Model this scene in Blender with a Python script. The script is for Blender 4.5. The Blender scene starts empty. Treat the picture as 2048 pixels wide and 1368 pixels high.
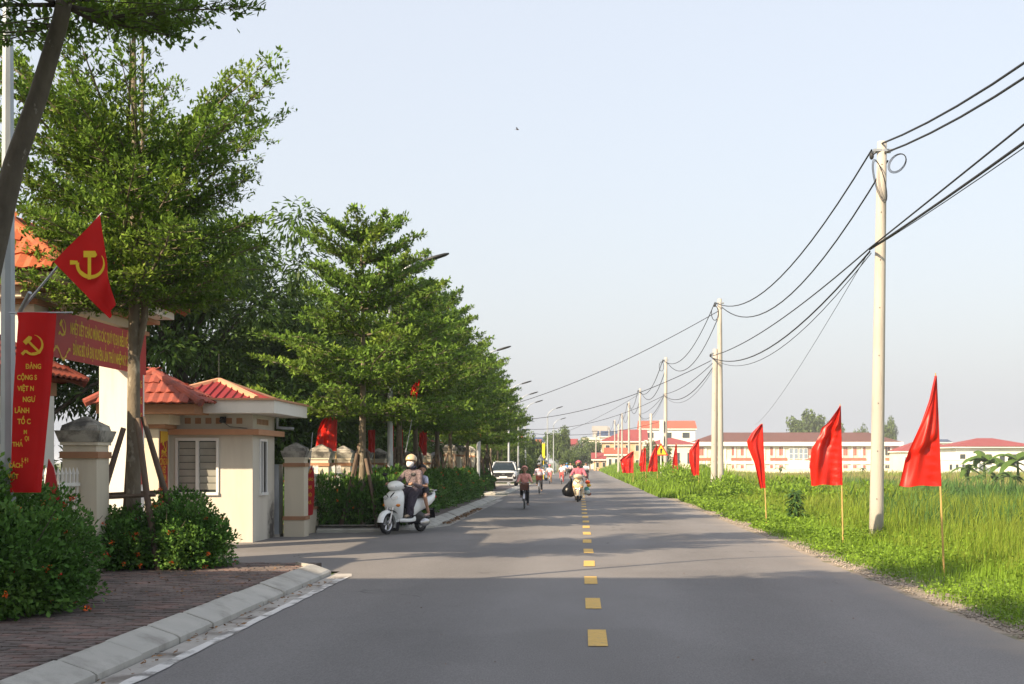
import bpy, bmesh, math, random
import numpy as np
from mathutils import Vector, Matrix, Euler

SC = bpy.context.scene
COL = SC.collection
random.seed(7)
RNG = np.random.default_rng(7)
R = math.radians

# ------------------------------------------------------------------ camera, sky, sun, exposure
F = 2600.0                       # focal length in photo pixels (photo is 2048 wide)
VPX, VPY, EYE = 1159.0, 924.0, 1.6
cam_d = bpy.data.cameras.new('camera')
cam = bpy.data.objects.new('camera', cam_d); COL.objects.link(cam)
cam.location = (0, 0, EYE); cam.rotation_euler = (R(90), 0, 0)
cam_d.sensor_width = 36; cam_d.lens = F / 2048 * 36
cam_d.shift_x = -(VPX - 1024) / 2048; cam_d.shift_y = (VPY - 684) / 2048
cam_d.clip_end = 6000; cam_d.clip_start = 0.1
SC.camera = cam

SUN_EL = 31.0
SUN_TRAVEL = (0.704, 0.71)        # horizontal direction the light travels
world = bpy.data.worlds.new('World'); SC.world = world; world.use_nodes = True
wn = world.node_tree.nodes; wl = world.node_tree.links
sky = wn.new('ShaderNodeTexSky'); sky.sky_type = 'NISHITA'; sky.sun_disc = False
sky.sun_elevation = R(SUN_EL)
sky.sun_rotation = math.atan2(-SUN_TRAVEL[0], -SUN_TRAVEL[1]) % (2 * math.pi)
sky.air_density = 1.3; sky.dust_density = 5.0; sky.ozone_density = 2.0; sky.altitude = 0
skymix = wn.new('ShaderNodeMixRGB'); skymix.inputs[0].default_value = 0.58
skymix.inputs[2].default_value = (5.55, 5.65, 6.0, 1)     # even milky veil of humid haze over the whole dome
wl.new(sky.outputs[0], skymix.inputs[1])
wl.new(skymix.outputs[0], wn['Background'].inputs[0])
wn['Background'].inputs[1].default_value = 0.10

sun_d = bpy.data.lights.new('sun', 'SUN'); sun_d.energy = 5.0; sun_d.angle = R(0.6)
sun_d.color = (1.0, 0.80, 0.56)
sun = bpy.data.objects.new('sun', sun_d); COL.objects.link(sun)
dv = Vector((SUN_TRAVEL[0], SUN_TRAVEL[1], -math.tan(R(SUN_EL)))).normalized()
sun.rotation_euler = dv.to_track_quat('-Z', 'Y').to_euler(); sun.location = (-20, -15, 30)

SC.view_settings.view_transform = 'Standard'; SC.view_settings.look = 'None'
SC.view_settings.gamma = 1.0; SC.view_settings.use_curve_mapping = False
SC.view_settings.exposure = 0.97
SC.render.engine = 'CYCLES'
SC.cycles.max_bounces = 6; SC.cycles.diffuse_bounces = 3; SC.cycles.transmission_bounces = 4
SC.cycles.transparent_max_bounces = 8; SC.cycles.use_denoising = True
SC.cycles.caustics_reflective = False; SC.cycles.caustics_refractive = False

# ------------------------------------------------------------------ helpers
def P(x, y, Y):
    """photo pixel at depth Y -> world point"""
    return Vector(((x - VPX) / F * Y, Y, EYE - (y - VPY) / F * Y))

def G(x, y):
    Y = EYE * F / (y - VPY)
    return Vector(((x - VPX) / F * Y, Y, 0))

def S(r, g, b):
    def c(v):
        v /= 255.0
        return v / 12.92 if v <= 0.04045 else ((v + 0.055) / 1.055) ** 2.4
    return (c(r), c(g), c(b))

MATS = {}
def pm(name, col, rough=0.65, var=0.12, scale=5.0, bump=0.0, bscale=60.0, metal=0.0, spec=0.35,
       island=0.0, trans=0.0, col2=None, c2scale=1.5, c2lo=0.5, c2hi=0.65, coat=0.0, stretch=None, sheen=0.0):
    """procedural material: noise tint, optional second colour in patches, optional bump, per-island tint"""
    if name in MATS: return MATS[name]
    m = bpy.data.materials.new(name); m.use_nodes = True
    nt = m.node_tree; n = nt.nodes; l = nt.links
    b = n['Principled BSDF']
    b.inputs['Roughness'].default_value = rough; b.inputs['Metallic'].default_value = metal
    b.inputs['Specular IOR Level'].default_value = spec
    if coat: b.inputs['Coat Weight'].default_value = coat; b.inputs['Coat Roughness'].default_value = 0.08
    if sheen: b.inputs['Sheen Weight'].default_value = sheen
    tc = n.new('ShaderNodeTexCoord'); vec = tc.outputs['Object']
    if stretch:
        mp = n.new('ShaderNodeMapping'); mp.inputs['Scale'].default_value = stretch
        l.new(vec, mp.inputs[0]); vec = mp.outputs[0]
    ns = n.new('ShaderNodeTexNoise'); ns.inputs['Scale'].default_value = scale; ns.inputs['Detail'].default_value = 6
    l.new(vec, ns.inputs['Vector'])
    mr = n.new('ShaderNodeMapRange'); mr.inputs[1].default_value = 0.25; mr.inputs[2].default_value = 0.75
    mr.inputs[3].default_value = 1 - var; mr.inputs[4].default_value = 1 + var
    l.new(ns.outputs[0], mr.inputs[0])
    val = mr.outputs[0]
    if island:
        ge = n.new('ShaderNodeNewGeometry'); mi = n.new('ShaderNodeMapRange')
        mi.inputs[3].default_value = 1 - island; mi.inputs[4].default_value = 1 + island
        l.new(ge.outputs['Random Per Island'], mi.inputs[0])
        mu = n.new('ShaderNodeMath'); mu.operation = 'MULTIPLY'
        l.new(val, mu.inputs[0]); l.new(mi.outputs[0], mu.inputs[1]); val = mu.outputs[0]
    base = n.new('ShaderNodeRGB'); base.outputs[0].default_value = (*col, 1); bc = base.outputs[0]
    if col2:
        n2 = n.new('ShaderNodeTexNoise'); n2.inputs['Scale'].default_value = c2scale; n2.inputs['Detail'].default_value = 8
        n2.inputs['Roughness'].default_value = 0.65
        l.new(vec, n2.inputs['Vector'])
        r2 = n.new('ShaderNodeMapRange'); r2.inputs[1].default_value = c2lo; r2.inputs[2].default_value = c2hi
        l.new(n2.outputs[0], r2.inputs[0])
        mx = n.new('ShaderNodeMixRGB'); mx.inputs[2].default_value = (*col2, 1)
        l.new(r2.outputs[0], mx.inputs[0]); l.new(bc, mx.inputs[1]); bc = mx.outputs[0]
    vm = n.new('ShaderNodeVectorMath'); vm.operation = 'SCALE'
    l.new(bc, vm.inputs[0]); l.new(val, vm.inputs['Scale'])
    l.new(vm.outputs[0], b.inputs['Base Color'])
    if bump:
        nb = n.new('ShaderNodeTexNoise'); nb.inputs['Scale'].default_value = bscale; nb.inputs['Detail'].default_value = 4
        l.new(vec, nb.inputs['Vector'])
        bp = n.new('ShaderNodeBump'); bp.inputs['Strength'].default_value = bump; bp.inputs['Distance'].default_value = 0.02
        l.new(nb.outputs[0], bp.inputs['Height']); l.new(bp.outputs[0], b.inputs['Normal'])
    if trans:
        tr = n.new('ShaderNodeBsdfTranslucent'); l.new(vm.outputs[0], tr.inputs[0])
        ms = n.new('ShaderNodeMixShader'); ms.inputs[0].default_value = trans
        l.new(b.outputs[0], ms.inputs[1]); l.new(tr.outputs[0], ms.inputs[2])
        l.new(ms.outputs[0], n['Material Output'].inputs[0])
    MATS[name] = m
    return m

class MB:
    """collects geometry of one mesh object"""
    def __init__(s): s.v = []; s.f = []; s.mi = []; s.cur = 0
    def add(s, vs, fs):
        o = len(s.v); s.v += [tuple(p) for p in vs]
        s.f += [tuple(i + o for i in f) for f in fs]; s.mi += [s.cur] * len(fs)
    def box(s, x0, x1, y0, y1, z0, z1):
        s.add([(x0,y0,z0),(x1,y0,z0),(x1,y1,z0),(x0,y1,z0),(x0,y0,z1),(x1,y0,z1),(x1,y1,z1),(x0,y1,z1)],
              [(3,2,1,0),(4,5,6,7),(0,1,5,4),(1,2,6,5),(2,3,7,6),(3,0,4,7)])
    def frustum(s, cx, cy, z0, z1, a0, b0, a1, b1):
        s.add([(cx-a0,cy-b0,z0),(cx+a0,cy-b0,z0),(cx+a0,cy+b0,z0),(cx-a0,cy+b0,z0),
               (cx-a1,cy-b1,z1),(cx+a1,cy-b1,z1),(cx+a1,cy+b1,z1),(cx-a1,cy+b1,z1)],
              [(3,2,1,0),(4,5,6,7),(0,1,5,4),(1,2,6,5),(2,3,7,6),(3,0,4,7)])
    def loft(s, rings, cap=True, closed=True):
        n = len(rings[0]); vs = [p for r in rings for p in r]; fs = []
        m = n if closed else n - 1
        for i in range(len(rings) - 1):
            for j in range(m):
                a = i*n + j; b = i*n + (j+1) % n
                fs.append((a, b, b+n, a+n))
        if cap and closed:
            fs.append(tuple(range(n-1, -1, -1))); fs.append(tuple((len(rings)-1)*n + j for j in range(n)))
        s.add(vs, fs)
    def tube(s, pts, rad, n=8, cap=True):
        pts = [Vector(p) for p in pts]
        if not hasattr(rad, '__len__'): rad = [rad] * len(pts)
        rings = []; ref = None
        for i, p in enumerate(pts):
            t = (pts[min(i+1, len(pts)-1)] - pts[max(i-1, 0)])
            if t.length < 1e-9: t = Vector((0,0,1))
            t.normalize()
            if ref is None:
                ref = Vector((1,0,0)) if abs(t.x) < 0.8 else Vector((0,1,0))
            a = (ref - t*ref.dot(t))
            if a.length < 1e-6: a = t.orthogonal()
            a.normalize(); ref = a; b = t.cross(a)
            rings.append([p + (a*math.cos(2*math.pi*k/n) + b*math.sin(2*math.pi*k/n)) * rad[i] for k in range(n)])
        s.loft(rings, cap)
    def lathe(s, prof, n=16, axis='Z', c=(0,0,0), a0=0, a1=2*math.pi):
        full = abs(a1 - a0 - 2*math.pi) < 1e-6
        rings = []
        k = n if full else n + 1
        for i in range(k):
            a = a0 + (a1 - a0) * i / n; ca, sa = math.cos(a), math.sin(a); ring = []
            for r, h in prof:
                q = (r*ca, r*sa, h) if axis == 'Z' else ((r*ca, h, r*sa) if axis == 'Y' else (h, r*ca, r*sa))
                ring.append((q[0]+c[0], q[1]+c[1], q[2]+c[2]))
            rings.append(ring)
        m = len(prof); vs = [p for r in rings for p in r]; fs = []
        for i in range(n):
            i2 = (i+1) % k
            for j in range(m-1): fs.append((i*m+j, i2*m+j, i2*m+j+1, i*m+j+1))
        s.add(vs, fs)
    def ellipsoid(s, c, r, nu=12, nv=8, rot=None):
        vs = []; fs = []
        for i in range(nv+1):
            th = math.pi * i / nv
            for j in range(nu):
                ph = 2*math.pi*j/nu
                q = Vector((r[0]*math.sin(th)*math.cos(ph), r[1]*math.sin(th)*math.sin(ph), r[2]*math.cos(th)))
                if rot: q = rot @ q
                vs.append(q + Vector(c))
        for i in range(nv):
            for j in range(nu):
                fs.append((i*nu+j, (i+1)*nu+j, (i+1)*nu+(j+1)%nu, i*nu+(j+1)%nu))
        s.add(vs, fs)
    def capsule(s, p0, p1, r0, r1, n=10):
        p0 = Vector(p0); p1 = Vector(p1); t = p1 - p0; L = t.length
        if L < 1e-6: return s.ellipsoid(p0, (r0,)*3)
        t /= L; ref = Vector((1,0,0)) if abs(t.x) < 0.8 else Vector((0,1,0))
        a = t.cross(ref).normalized(); b = t.cross(a)
        prof = [(-r0*math.cos(q), r0*math.sin(q)) for q in (0.15, 0.6, 1.1)] + [(0, r0), (L, r1)] + \
               [(L + r1*math.cos(q), r1*math.sin(q)) for q in (1.1, 0.6, 0.15)]
        s.loft([[p0 + t*h + (a*math.cos(2*math.pi*k/n) + b*math.sin(2*math.pi*k/n))*r for k in range(n)] for h, r in prof])
    def prism(s, poly, fn, th):
        """flat polygon (u,v) mapped by fn(u,v,w); thickness th"""
        n = len(poly)
        vs = [fn(u, v, 0) for u, v in poly] + [fn(u, v, th) for u, v in poly]
        s.add(vs, [tuple(range(n-1, -1, -1)), tuple(range(n, 2*n))] + [(i, (i+1) % n, (i+1) % n + n, i+n) for i in range(n)])
    def build(s, name, mats, parent=None, smooth=False, fixn=False, loc=None):
        me = bpy.data.meshes.new(name); me.from_pydata(s.v, [], s.f)
        if not isinstance(mats, (list, tuple)): mats = [mats]
        for m in mats: me.materials.append(m)
        if len(mats) > 1: me.polygons.foreach_set('material_index', s.mi)
        if fixn:
            bm = bmesh.new(); bm.from_mesh(me); bmesh.ops.recalc_face_normals(bm, faces=bm.faces); bm.to_mesh(me); bm.free()
        if smooth:
            me.polygons.foreach_set('use_smooth', [True]*len(me.polygons))
        me.update()
        return link(name, me, parent, loc)

def smooth_by_angle(o, ang=40):
    me = o.data; bm = bmesh.new(); bm.from_mesh(me)
    bmesh.ops.recalc_face_normals(bm, faces=bm.faces)
    for f in bm.faces: f.smooth = True
    for e in bm.edges:
        if len(e.link_faces) == 2 and e.calc_face_angle(0) > R(ang): e.smooth = False
    bm.to_mesh(me); bm.free()
    return o

def link(name, data, parent=None, loc=None, rz=0):
    o = bpy.data.objects.new(name, data); COL.objects.link(o)
    if parent: o.parent = parent
    if loc is not None: o.location = loc
    if rz: o.rotation_euler = (0, 0, rz)
    return o

def empty(name, loc=(0,0,0), rz=0, parent=None):
    o = link(name, None, parent, loc, rz); o.empty_display_size = 0.2
    return o

def tag(o, label=None, cat=None, group=None, kind=None):
    if label: o['label'] = label
    if cat: o['category'] = cat
    if group: o['group'] = group
    if kind: o['kind'] = kind
    return o

def copy_tree(o, parent=None, kids=None):
    c = o.copy(); COL.objects.link(c); c.parent = parent
    for ch in list(o.children): copy_tree(ch, c)
    return c

def box_obj(name, m, parent, x0, x1, y0, y1, z0, z1):
    b = MB(); b.box(x0, x1, y0, y1, z0, z1); return b.build(name, m, parent)

def polys_np(name, V, counts, mat, parent=None, smooth=False):
    """V: (nverts,3); counts: list of (array of faces (n,k))"""
    me = bpy.data.meshes.new(name)
    V = np.asarray(V, dtype=np.float32)
    loops = np.concatenate([f.reshape(-1) for f in counts]).astype(np.int32)
    tot = np.concatenate([np.full(len(f), f.shape[1]) for f in counts]).astype(np.int32)
    st = np.concatenate([[0], np.cumsum(tot)[:-1]]).astype(np.int32)
    me.vertices.add(len(V)); me.vertices.foreach_set('co', V.reshape(-1))
    me.loops.add(len(loops)); me.loops.foreach_set('vertex_index', loops)
    me.polygons.add(len(tot)); me.polygons.foreach_set('loop_start', st); me.polygons.foreach_set('loop_total', tot)
    me.update(calc_edges=True); me.validate()
    for m in (mat if isinstance(mat, (list, tuple)) else [mat]): me.materials.append(m)
    return link(name, me, parent)

def unit(a):
    return a / np.maximum(np.linalg.norm(a, axis=1, keepdims=True), 1e-9)

def leaves_np(name, pos, axis, nrm, L, W, mat, parent=None, droop=0.0):
    """kite-shaped leaves: pos base point, axis direction, nrm approximate face normal"""
    N = len(pos); axis = unit(axis); side = unit(np.cross(axis, nrm)); nn = np.cross(side, axis)
    L = np.broadcast_to(np.asarray(L, float), (N,))[:, None]; W = np.broadcast_to(np.asarray(W, float), (N,))[:, None]
    b = pos; m = pos + axis*L*0.58 - nn*L*0.03
    tip = pos + axis*L + np.array([0, 0, -1.0])*L*droop
    V = np.stack([b, m + side*W*0.5 + nn*W*0.12, tip, m - side*W*0.5 + nn*W*0.12], 1).reshape(-1, 3)
    fc = np.arange(4*N).reshape(N, 4)
    return polys_np(name, V, [fc], mat, parent)

def blades_np(name, pos, h, lean, w, mat, parent=None):
    """grass blades, two segments"""
    N = len(pos); up = np.array([0, 0, 1.0])
    ang = RNG.uniform(0, 2*np.pi, N); side = np.stack([np.cos(ang), np.sin(ang), np.zeros(N)], 1)
    h = h[:, None]; w = np.broadcast_to(w, (N,))[:, None]
    mid = pos + up*h*0.6 + lean*h*0.25; tip = pos + up*h*(1 - 0.25*np.linalg.norm(lean, axis=1, keepdims=True)) + lean*h*0.85
    V = np.stack([pos - side*w*0.5, pos + side*w*0.5, mid - side*w*0.42, mid + side*w*0.42, tip], 1).reshape(-1, 3)
    i = np.arange(N)[:, None]*5
    return polys_np(name, V, [i + np.array([[0, 1, 3, 2]]), i + np.array([[2, 3, 4]])], mat, parent)

def text_mesh(body, size=1.0, bold=0.012):
    """text laid out with the built-in font as (verts2d, faces); D-stroke drawn by hand"""
    def raw(s):
        cu = bpy.data.curves.new('lettering', 'FONT'); cu.body = s; cu.size = size; cu.offset = bold*size
        cu.resolution_u = 3
        o = bpy.data.objects.new('lettering', cu); COL.objects.link(o)
        bpy.context.view_layer.update()
        me = bpy.data.meshes.new_from_object(o.evaluated_get(bpy.context.evaluated_depsgraph_get()))
        bpy.data.objects.remove(o); bpy.data.curves.remove(cu)
        vs = [(v.co.x, v.co.y) for v in me.vertices]; fs = [tuple(p.vertices) for p in me.polygons]
        bpy.data.meshes.remove(me)
        return vs, fs
    vs, fs = raw(body.replace('Đ', 'D'))
    for i, ch in enumerate(body):
        if ch == 'Đ':
            a = raw(body[:i+1].replace('Đ', 'D'))[0]; d = raw('D')[0]
            x1 = max(p[0] for p in a); w = max(p[0] for p in d) - min(p[0] for p in d); h = max(p[1] for p in d)
            x0 = x1 - w; o = len(vs)
            vs += [(x0 - 0.10*w, 0.44*h), (x0 + 0.55*w, 0.44*h), (x0 + 0.55*w, 0.57*h), (x0 - 0.10*w, 0.57*h)]
            fs.append((o, o+1, o+2, o+3))
    return vs, fs

def text_on(name, body, size, fn, mat, parent, align='L', bold=0.012, sx=1.0):
    vs, fs = text_mesh(body, size, bold)
    if not vs: return None
    w = max(p[0] for p in vs); dx = 0 if align == 'L' else (-w/2 if align == 'C' else -w)
    b = MB(); b.add([fn((x + dx)*sx, y, 0) for x, y in vs], fs)
    return b.build(name, mat, parent)

def emblem_polys():
    """hammer and sickle, unit size, centred"""
    out = []
    n = 22; outer = []; inner = []
    for i in range(n + 1):
        t = i / n; a = R(82 - 225 * t)
        w = 0.012 + 0.13 * math.sin(math.pi * min(1, t*0.62 + 0.02)) if t < 0.8 else 0.115
        outer.append((0.5*math.cos(a), 0.5*math.sin(a)))
        r = 0.5 - w
        inner.append((r*math.cos(a), r*math.sin(a)))
    for i in range(n):
        out.append([outer[i+1], outer[i], inner[i], inner[i+1]])
    a = R(82 - 225); c = (0.44*math.cos(a), 0.44*math.sin(a)); d = (-0.72, -0.70); dl = math.hypot(*d); d = (d[0]/dl, d[1]/dl); q = (-d[1], d[0])
    out.append([(c[0]-q[0]*.06, c[1]-q[1]*.06), (c[0]+q[0]*.06, c[1]+q[1]*.06),
                (c[0]+d[0]*.26+q[0]*.075, c[1]+d[1]*.26+q[1]*.075), (c[0]+d[0]*.26-q[0]*.075, c[1]+d[1]*.26-q[1]*.075)])
    d = (0.7071, -0.7071); q = (0.7071, 0.7071)
    def hp(u, v): return (-0.26 + d[0]*u + q[0]*v, 0.22 + d[1]*u + q[1]*v)
    out.append([hp(0, -.055), hp(0.86, -.06), hp(0.86, .06), hp(0, .055)])
    out.append([hp(-.12, -.20), hp(.10, -.20), hp(.10, .20), hp(.02, .27), hp(-.12, .20)])
    return out

def emblem_on(name, fn, mat, parent, size, rot=0.0):
    b = MB(); c, s_ = math.cos(rot), math.sin(rot); k = 0
    for poly in emblem_polys():
        k += 1
        z = 0.0012 * (k % 2) + (0.003 if len(poly) != 4 or k > 23 else 0)
        b.add([fn(size*(x*c - y*s_), size*(x*s_ + y*c), z) for x, y in poly], [tuple(range(len(poly)))])
    return b.build(name, mat, parent)

def star_poly(n=5):
    return [((0.5 if i % 2 == 0 else 0.19) * math.sin(math.pi*i/n), (0.5 if i % 2 == 0 else 0.19) * math.cos(math.pi*i/n)) for i in range(2*n)]

# ------------------------------------------------------------------ materials
M = {}
M['asphalt'] = pm('asphalt', (0.190, 0.182, 0.180), 0.78, 0.24, 55, bump=0.25, bscale=260, col2=(0.158, 0.150, 0.146), c2scale=0.30, c2lo=0.4, c2hi=0.7, spec=0.3, stretch=(1.6, 0.5, 1))
M['yellow_paint'] = pm('yellow_paint', (0.62, 0.40, 0.10), 0.7, 0.12, 9, bump=0.2, bscale=200, col2=(0.30, 0.24, 0.14), c2scale=11, c2lo=0.52, c2hi=0.70)
M['gutter'] = pm('gutter_concrete', (0.42, 0.40, 0.37), 0.85, 0.12, 4, bump=0.3, bscale=120, col2=(0.20, 0.18, 0.16), c2scale=1.6, c2lo=0.48, c2hi=0.62)
M['white_paint'] = pm('road_white_paint', (0.66, 0.65, 0.63), 0.75, 0.08, 6, col2=(0.22, 0.21, 0.2), c2scale=2.2, c2lo=0.5, c2hi=0.60)
M['kerb'] = pm('kerb_concrete', (0.43, 0.42, 0.385), 0.85, 0.10, 3, bump=0.35, bscale=90, col2=(0.25, 0.235, 0.21), c2scale=2.4, c2lo=0.5, c2hi=0.75)
M['paver'] = pm('clay_paver', (0.165, 0.132, 0.12), 0.85, 0.3, 3.0, bump=0.4, bscale=70, col2=(0.10, 0.085, 0.078), c2scale=1.8, c2lo=0.45, c2hi=0.68)
M['paver_b'] = pm('clay_paver_red', (0.20, 0.135, 0.118), 0.85, 0.3, 3.0, bump=0.4, bscale=70, col2=(0.125, 0.095, 0.088), c2scale=2.1, c2lo=0.45, c2hi=0.68)
M['soil'] = pm('bare_soil', (0.075, 0.058, 0.046), 0.95, 0.3, 3, bump=0.5, bscale=40)
M['ground'] = pm('field_ground', (0.10, 0.14, 0.035), 0.95, 0.25, 0.5, col2=(0.15, 0.14, 0.055), c2scale=0.12, c2lo=0.45, c2hi=0.65)
M['gravel'] = pm('gravel', (0.30, 0.26, 0.22), 0.9, 0.2, 8, island=0.35)
M['cream'] = pm('cream_render', (0.62, 0.56, 0.44), 0.85, 0.05, 2.2, bump=0.1, bscale=80, col2=(0.52, 0.46, 0.36), c2scale=3.0, c2lo=0.5, c2hi=0.8, stretch=(1, 1, .14))
M['white_render'] = pm('white_render', (0.70, 0.68, 0.63), 0.85, 0.05, 2, bump=0.1, bscale=80, col2=(0.6, 0.57, 0.5), c2scale=3.2, c2lo=0.55, c2hi=0.8, stretch=(1, 1, .14))
M['brown_band'] = pm('brown_band_paint', (0.36, 0.19, 0.105), 0.8, 0.1, 5)
M['dirty_top'] = pm('weathered_cap', (0.40, 0.38, 0.33), 0.9, 0.15, 5, bump=0.3, bscale=60, col2=(0.11, 0.105, 0.095), c2scale=3.2, c2lo=0.42, c2hi=0.6)
M['soot'] = pm('soot_stain', (0.10, 0.09, 0.08), 0.95, 0.3, 6)
M['tile'] = pm('orange_clay_tile', (0.42, 0.11, 0.045), 0.7, 0.25, 4, island=0.1, bump=0.2, bscale=50, col2=(0.20, 0.065, 0.04), c2scale=3.5, c2lo=0.48, c2hi=0.68)
M['tile_red'] = pm('red_clay_tile', (0.28, 0.065, 0.04), 0.7, 0.25, 4, island=0.1, bump=0.2, bscale=50, col2=(0.13, 0.045, 0.038), c2scale=3.5, c2lo=0.46, c2hi=0.66)
M['metal_red'] = pm('red_sheet_roof', (0.21, 0.018, 0.02), 0.6, 0.1, 4)
M['tan'] = pm('tan_ridge', (0.50, 0.26, 0.15), 0.7, 0.1, 4)
M['upvc'] = pm('white_window_frame', (0.72, 0.72, 0.70), 0.4, 0.03, 5)
M['glass'] = pm('window_glass', (0.035, 0.045, 0.045), 0.08, 0.1, 2, spec=0.6)
M['blind'] = pm('louvre_glass', (0.30, 0.30, 0.27), 0.25, 0.2, 3, spec=0.5)
M['galv'] = pm('galvanised_steel', (0.36, 0.39, 0.42), 0.45, 0.15, 7, metal=0.55, stretch=(1, 1, .3))
M['darkmetal'] = pm('dark_metal', (0.035, 0.037, 0.04), 0.45, 0.1, 10, metal=0.3)
M['whitemetal'] = pm('white_painted_steel', (0.70, 0.69, 0.65), 0.55, 0.1, 6, col2=(0.42, 0.36, 0.28), c2scale=4, c2lo=0.6, c2hi=0.7)
M['concrete'] = pm('pole_concrete', (0.43, 0.40, 0.355), 0.85, 0.10, 3, bump=0.3, bscale=60, col2=(0.31, 0.285, 0.25), c2scale=5.0, c2lo=0.5, c2hi=0.72, stretch=(1, 1, .16))
M['cable'] = pm('black_cable', (0.02, 0.021, 0.026), 0.6, 0.1, 10)
M['bark'] = pm('grey_bark', (0.17, 0.14, 0.10), 0.9, 0.3, 9, bump=0.6, bscale=30, col2=(0.30, 0.27, 0.21), c2scale=6, c2lo=0.55, c2hi=0.62, stretch=(1, 1, .5))
M['bark_dark'] = pm('dark_bark', (0.10, 0.085, 0.065), 0.9, 0.3, 9, bump=0.6, bscale=30, col2=(0.24, 0.22, 0.19), c2scale=14, c2lo=0.64, c2hi=0.68, stretch=(1, 1, .5))
M['prop'] = pm('weathered_stake', (0.13, 0.095, 0.07), 0.95, 0.3, 8, bump=0.6, bscale=40, stretch=(1, 1, .2))
M['leaf_a'] = pm('umbrella_leaf', (0.125, 0.215, 0.030), 0.5, 0.3, 0.9, island=0.4, trans=0.36, spec=0.12, col2=(0.21, 0.28, 0.04), c2scale=0.8, c2lo=0.5, c2hi=0.7)
M['leaf_row'] = pm('umbrella_leaf_row', (0.12, 0.21, 0.032), 0.5, 0.3, 0.8, island=0.4, trans=0.36, spec=0.12, col2=(0.21, 0.28, 0.04), c2scale=0.7, c2lo=0.5, c2hi=0.7)
M['leaf_big'] = pm('mango_leaf', (0.075, 0.135, 0.028), 0.45, 0.3, 0.9, island=0.4, trans=0.25, spec=0.12)
M['leaf_bush'] = pm('lantana_leaf', (0.085, 0.185, 0.036), 0.5, 0.3, 2.5, island=0.4, trans=0.28, spec=0.12, col2=(0.15, 0.25, 0.05), c2scale=2.0, c2lo=0.5, c2hi=0.7)
M['leaf_far'] = pm('far_leaf', (0.105, 0.155, 0.045), 0.6, 0.3, 0.4, island=0.35, trans=0.25, spec=0.12)
M['flower'] = pm('orange_lantana_flower', (0.75, 0.13, 0.015), 0.6, 0.3, 20, island=0.4)
M['flower_red'] = pm('red_lantana_flower', (0.60, 0.03, 0.02), 0.6, 0.3, 20, island=0.4)
M['pink'] = pm('bougainvillea_pink', (0.55, 0.13, 0.2), 0.6, 0.3, 20, island=0.4, trans=0.3)
M['grass'] = pm('tall_grass', (0.20, 0.27, 0.035), 0.6, 0.2, 0.35, island=0.4, trans=0.42, spec=0.12, col2=(0.26, 0.29, 0.06), c2scale=0.22, c2lo=0.5, c2hi=0.7)
M['grass_dry'] = pm('seeding_grass', (0.26, 0.24, 0.085), 0.7, 0.2, 0.5, island=0.4, trans=0.35, spec=0.12)
M['weed'] = pm('verge_weed', (0.17, 0.28, 0.03), 0.55, 0.2, 0.8, island=0.4, trans=0.35, spec=0.12)
M['reed'] = pm('dark_reed', (0.075, 0.155, 0.042), 0.55, 0.2, 0.8, island=0.35, trans=0.3, spec=0.12)
M['banana'] = pm('banana_leaf', (0.09, 0.16, 0.03), 0.5, 0.25, 1.0, spec=0.12, island=0.25, trans=0.35)
M['litter'] = pm('dead_leaf', (0.20, 0.11, 0.05), 0.9, 0.3, 10, island=0.5)
M['flag'] = pm('red_satin', (0.64, 0.018, 0.008), 0.36, 0.06, 6, trans=0.30, spec=0.5, sheen=0.05)
M['flag_deep'] = pm('red_cloth', (0.56, 0.010, 0.010), 0.7, 0.06, 6, trans=0.12, spec=0.25)
M['banner'] = pm('red_vinyl_banner', (0.42, 0.018, 0.022), 0.5, 0.05, 3, trans=0.05)
M['banner_gold'] = pm('gold_banner_print', (0.72, 0.46, 0.04), 0.5, 0.06, 6)
M['bamboo'] = pm('bamboo', (0.50, 0.33, 0.12), 0.6, 0.2, 12, stretch=(1, 1, .3))
M['yellow'] = pm('yellow_print', (0.78, 0.56, 0.03), 0.6, 0.05, 6)
M['tyre'] = pm('tyre_rubber', (0.022, 0.022, 0.023), 0.8, 0.15, 20)
M['chrome'] = pm('silver_metal', (0.52, 0.52, 0.53), 0.3, 0.08, 10, metal=0.9)
M['blackplastic'] = pm('black_plastic', (0.022, 0.022, 0.024), 0.5, 0.15, 12)
M['pearl'] = pm('pearl_white_paint', (0.80, 0.83, 0.82), 0.3, 0.03, 3, coat=0.6)
M['beige_paint'] = pm('beige_paint', (0.66, 0.53, 0.35), 0.3, 0.03, 3, coat=0.6)
M['lamp_glass'] = pm('clear_lamp_lens', (0.55, 0.57, 0.58), 0.12, 0.1, 6, spec=0.7)
M['red_lens'] = pm('red_lens', (0.4, 0.01, 0.01), 0.2, 0.05, 6)
M['amber'] = pm('amber_lens', (0.6, 0.2, 0.02), 0.2, 0.05, 6)
M['skin'] = pm('skin', (0.44, 0.25, 0.165), 0.55, 0.06, 9)
M['hair'] = pm('black_hair', (0.014, 0.011, 0.01), 0.5, 0.25, 25)

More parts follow.
